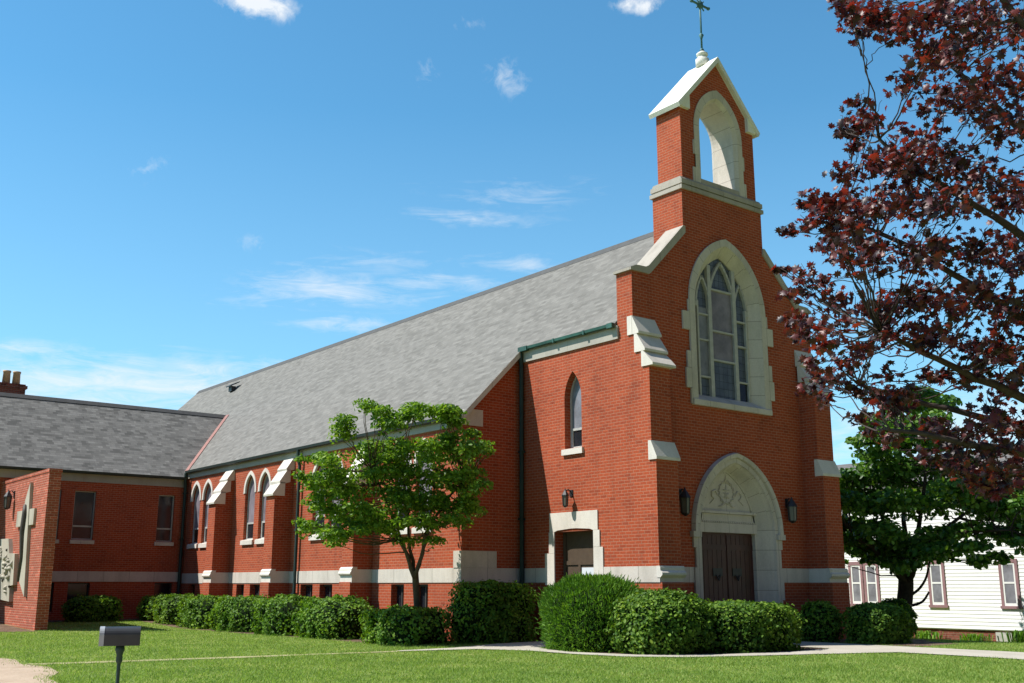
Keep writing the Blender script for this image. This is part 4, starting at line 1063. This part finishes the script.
def clump(c_, rx_, n_, twig=True):
    s_ = nearest(nodes, c_)
    if twig:
        sag = (c_-s_).length*.06
        limb(b, [s_, (s_*.5+c_*.5)+Vector((0, 0, -sag)), c_+(c_-s_).normalized()*rx_*.5], .013, .004, 5, .018)
        for k in range(2):
            e_ = c_+Vector(rng.normal(0, rx_*.6, 3)); limb(b, [s_*.35+c_*.65, (s_*.2+c_*.8+e_)*.5+Vector((0, 0, .02)) if False else s_*.15+c_*.5+e_*.35, e_], .007, .003, 4, .012)
    d = unit(n_); p_ = np.array(c_)+d*(rng.random(n_)**.55)[:, None]*np.array((rx_, rx_, rx_*.62))
    Ps.append(p_); Ns.append(np.array((-.12, .1, .55))+.65*rng.normal(size=(n_, 3)))
for (u, v, rx_) in MC:
    reps = 3 if rx_ > .25 else 1
    for rep in range(reps):
        c_ = at(u+rng.normal(0, 9), v+rng.normal(0, 8), MD+rng.uniform(-1.9, 1.9)*min(1, rx_*2.6))
        clump(c_, rx_*.8, int(16+85*rx_*rx_*2.2))
for k in range(150):                                       # the rest of the crown, outside the photograph
    c_ = at(rng.uniform(1045, 1480), rng.uniform(-230, 430), MD+rng.uniform(-3, 3)); clump(c_, .5, 60, k % 2 == 0)
b.build('trunk', 'maplebark', mpl, True)
P = np.concatenate(Ps); Nn = np.concatenate(Ns)
V, Fc = leaf_arrays(P, Nn, .068+.062*rng.random(len(P)), MAPLE, MAPLE_F); mesh_np('crown', V, Fc, 'maple', mpl)

# --- daylilies against the house foundation
DG = 'leafy clumps along the house foundation'
for x, y, h_, lab in ((HX-.5, 1.4, .36, 'wide clump of strap leaves left of the house foundation window'), (HX-.5, -.2, .55, 'tall strap leaved clump below the right house window'), (HX-.45, 3.3, .4, 'pale leafy plant at the left end of the house foundation')):
    n_ = 90; gz_ = GZ(x, y); t = thing('daylily', (x, y, gz_), lab, 'plant', DG)
    base = np.column_stack([x+rng.normal(0, .22, n_), y+rng.normal(0, .25, n_), np.full(n_, gz_)])
    an = rng.random(n_)*6.283; ou = np.column_stack([np.cos(an), np.sin(an), np.zeros(n_)])
    sd_ = np.column_stack([-np.sin(an), np.cos(an), np.zeros(n_)])*.016
    hh = h_*(.6+.5*rng.random(n_))[:, None]; up_ = np.array((0, 0, 1.))
    p1 = base+up_*hh*.7+ou*hh*.22; p2 = base+up_*hh*.78+ou*hh*.6
    V = np.stack([base-sd_, base+sd_, p1+sd_*1.4, p1-sd_*1.4, p2], 1).reshape(-1, 3)
    q = (np.arange(n_)*5)[:, None]; Fc = np.concatenate([q+np.array((0, 1, 2)), q+np.array((0, 2, 3)), q+np.array((3, 2, 4))])
    mesh_np('leaves', V, Fc, 'yew', t)

# --- grass blades over the lawn that the photograph shows
def inside(poly, x, y):
    r_ = np.zeros(len(x), bool); n_ = len(poly)
    for i in range(n_):
        (x0, y0), (x1, y1) = poly[i], poly[(i+1) % n_]
        c_ = ((y0 > y) != (y1 > y)) & (x < (x1-x0)*(y-y0)/(y1-y0+1e-12)+x0); r_ ^= c_
    return r_
NB = 780000
dd = 9.5+38*rng.random(NB)**1.3; aa = rng.uniform(-.50, .50, NB)
gx_ = CAM.x+dd*np.sin(YAW+aa); gy_ = CAM.y+dd*np.cos(YAW+aa)
keep = np.ones(NB, bool)
jx, jy = gx_+rng.normal(0, .05, NB), gy_+rng.normal(0, .05, NB)
for pl in (PATH, BED1, BED2, BED3, BED4, BED5): keep &= ~inside(pl, jx, jy)
keep &= ~inside(DRIVE, gx_+rng.normal(0, .16, NB), gy_+rng.normal(0, .25, NB))
keep &= ~(inside(WORN, jx, jy) & (rng.random(NB) < .93))
keep &= ~((np.abs(gx_) < 3.65) & (gy_ > -.8) & (gy_ < 5)) & ~((np.abs(gx_) < 5.7) & (gy_ > 4.4)) & ~((gx_ > -12.45) & (gx_ < -12) & (gy_ > 17.2)) & (gy_ < 23) & (gx_ < HX)
gx_, gy_ = gx_[keep], gy_[keep]; n_ = len(gx_)
gz_ = np.array([GZ(x, y) for x, y in zip(gx_, gy_)])
base = np.column_stack([gx_, gy_, gz_]); an = rng.random(n_)*6.283
patch = .5+.5*np.sin(gx_*1.7+np.sin(gy_*1.3)*2)*np.sin(gy_*1.1+gx_*.6)
hh = (.020+.032*rng.random(n_))*(.7+.5*patch); wd = .005+.006*rng.random(n_)
sd_ = np.column_stack([np.cos(an), np.sin(an), np.zeros(n_)])*wd[:, None]
ln = rng.normal(0, .55, (n_, 2))*hh[:, None]
tip = base+np.column_stack([ln, hh])
V = np.stack([base-sd_, base+sd_, tip], 1).reshape(-1, 3)
tag(mesh_np('grass', V, np.arange(n_*3).reshape(-1, 3), 'blade'), 'short sunlit lawn grass', 'grass', None, 'stuff')
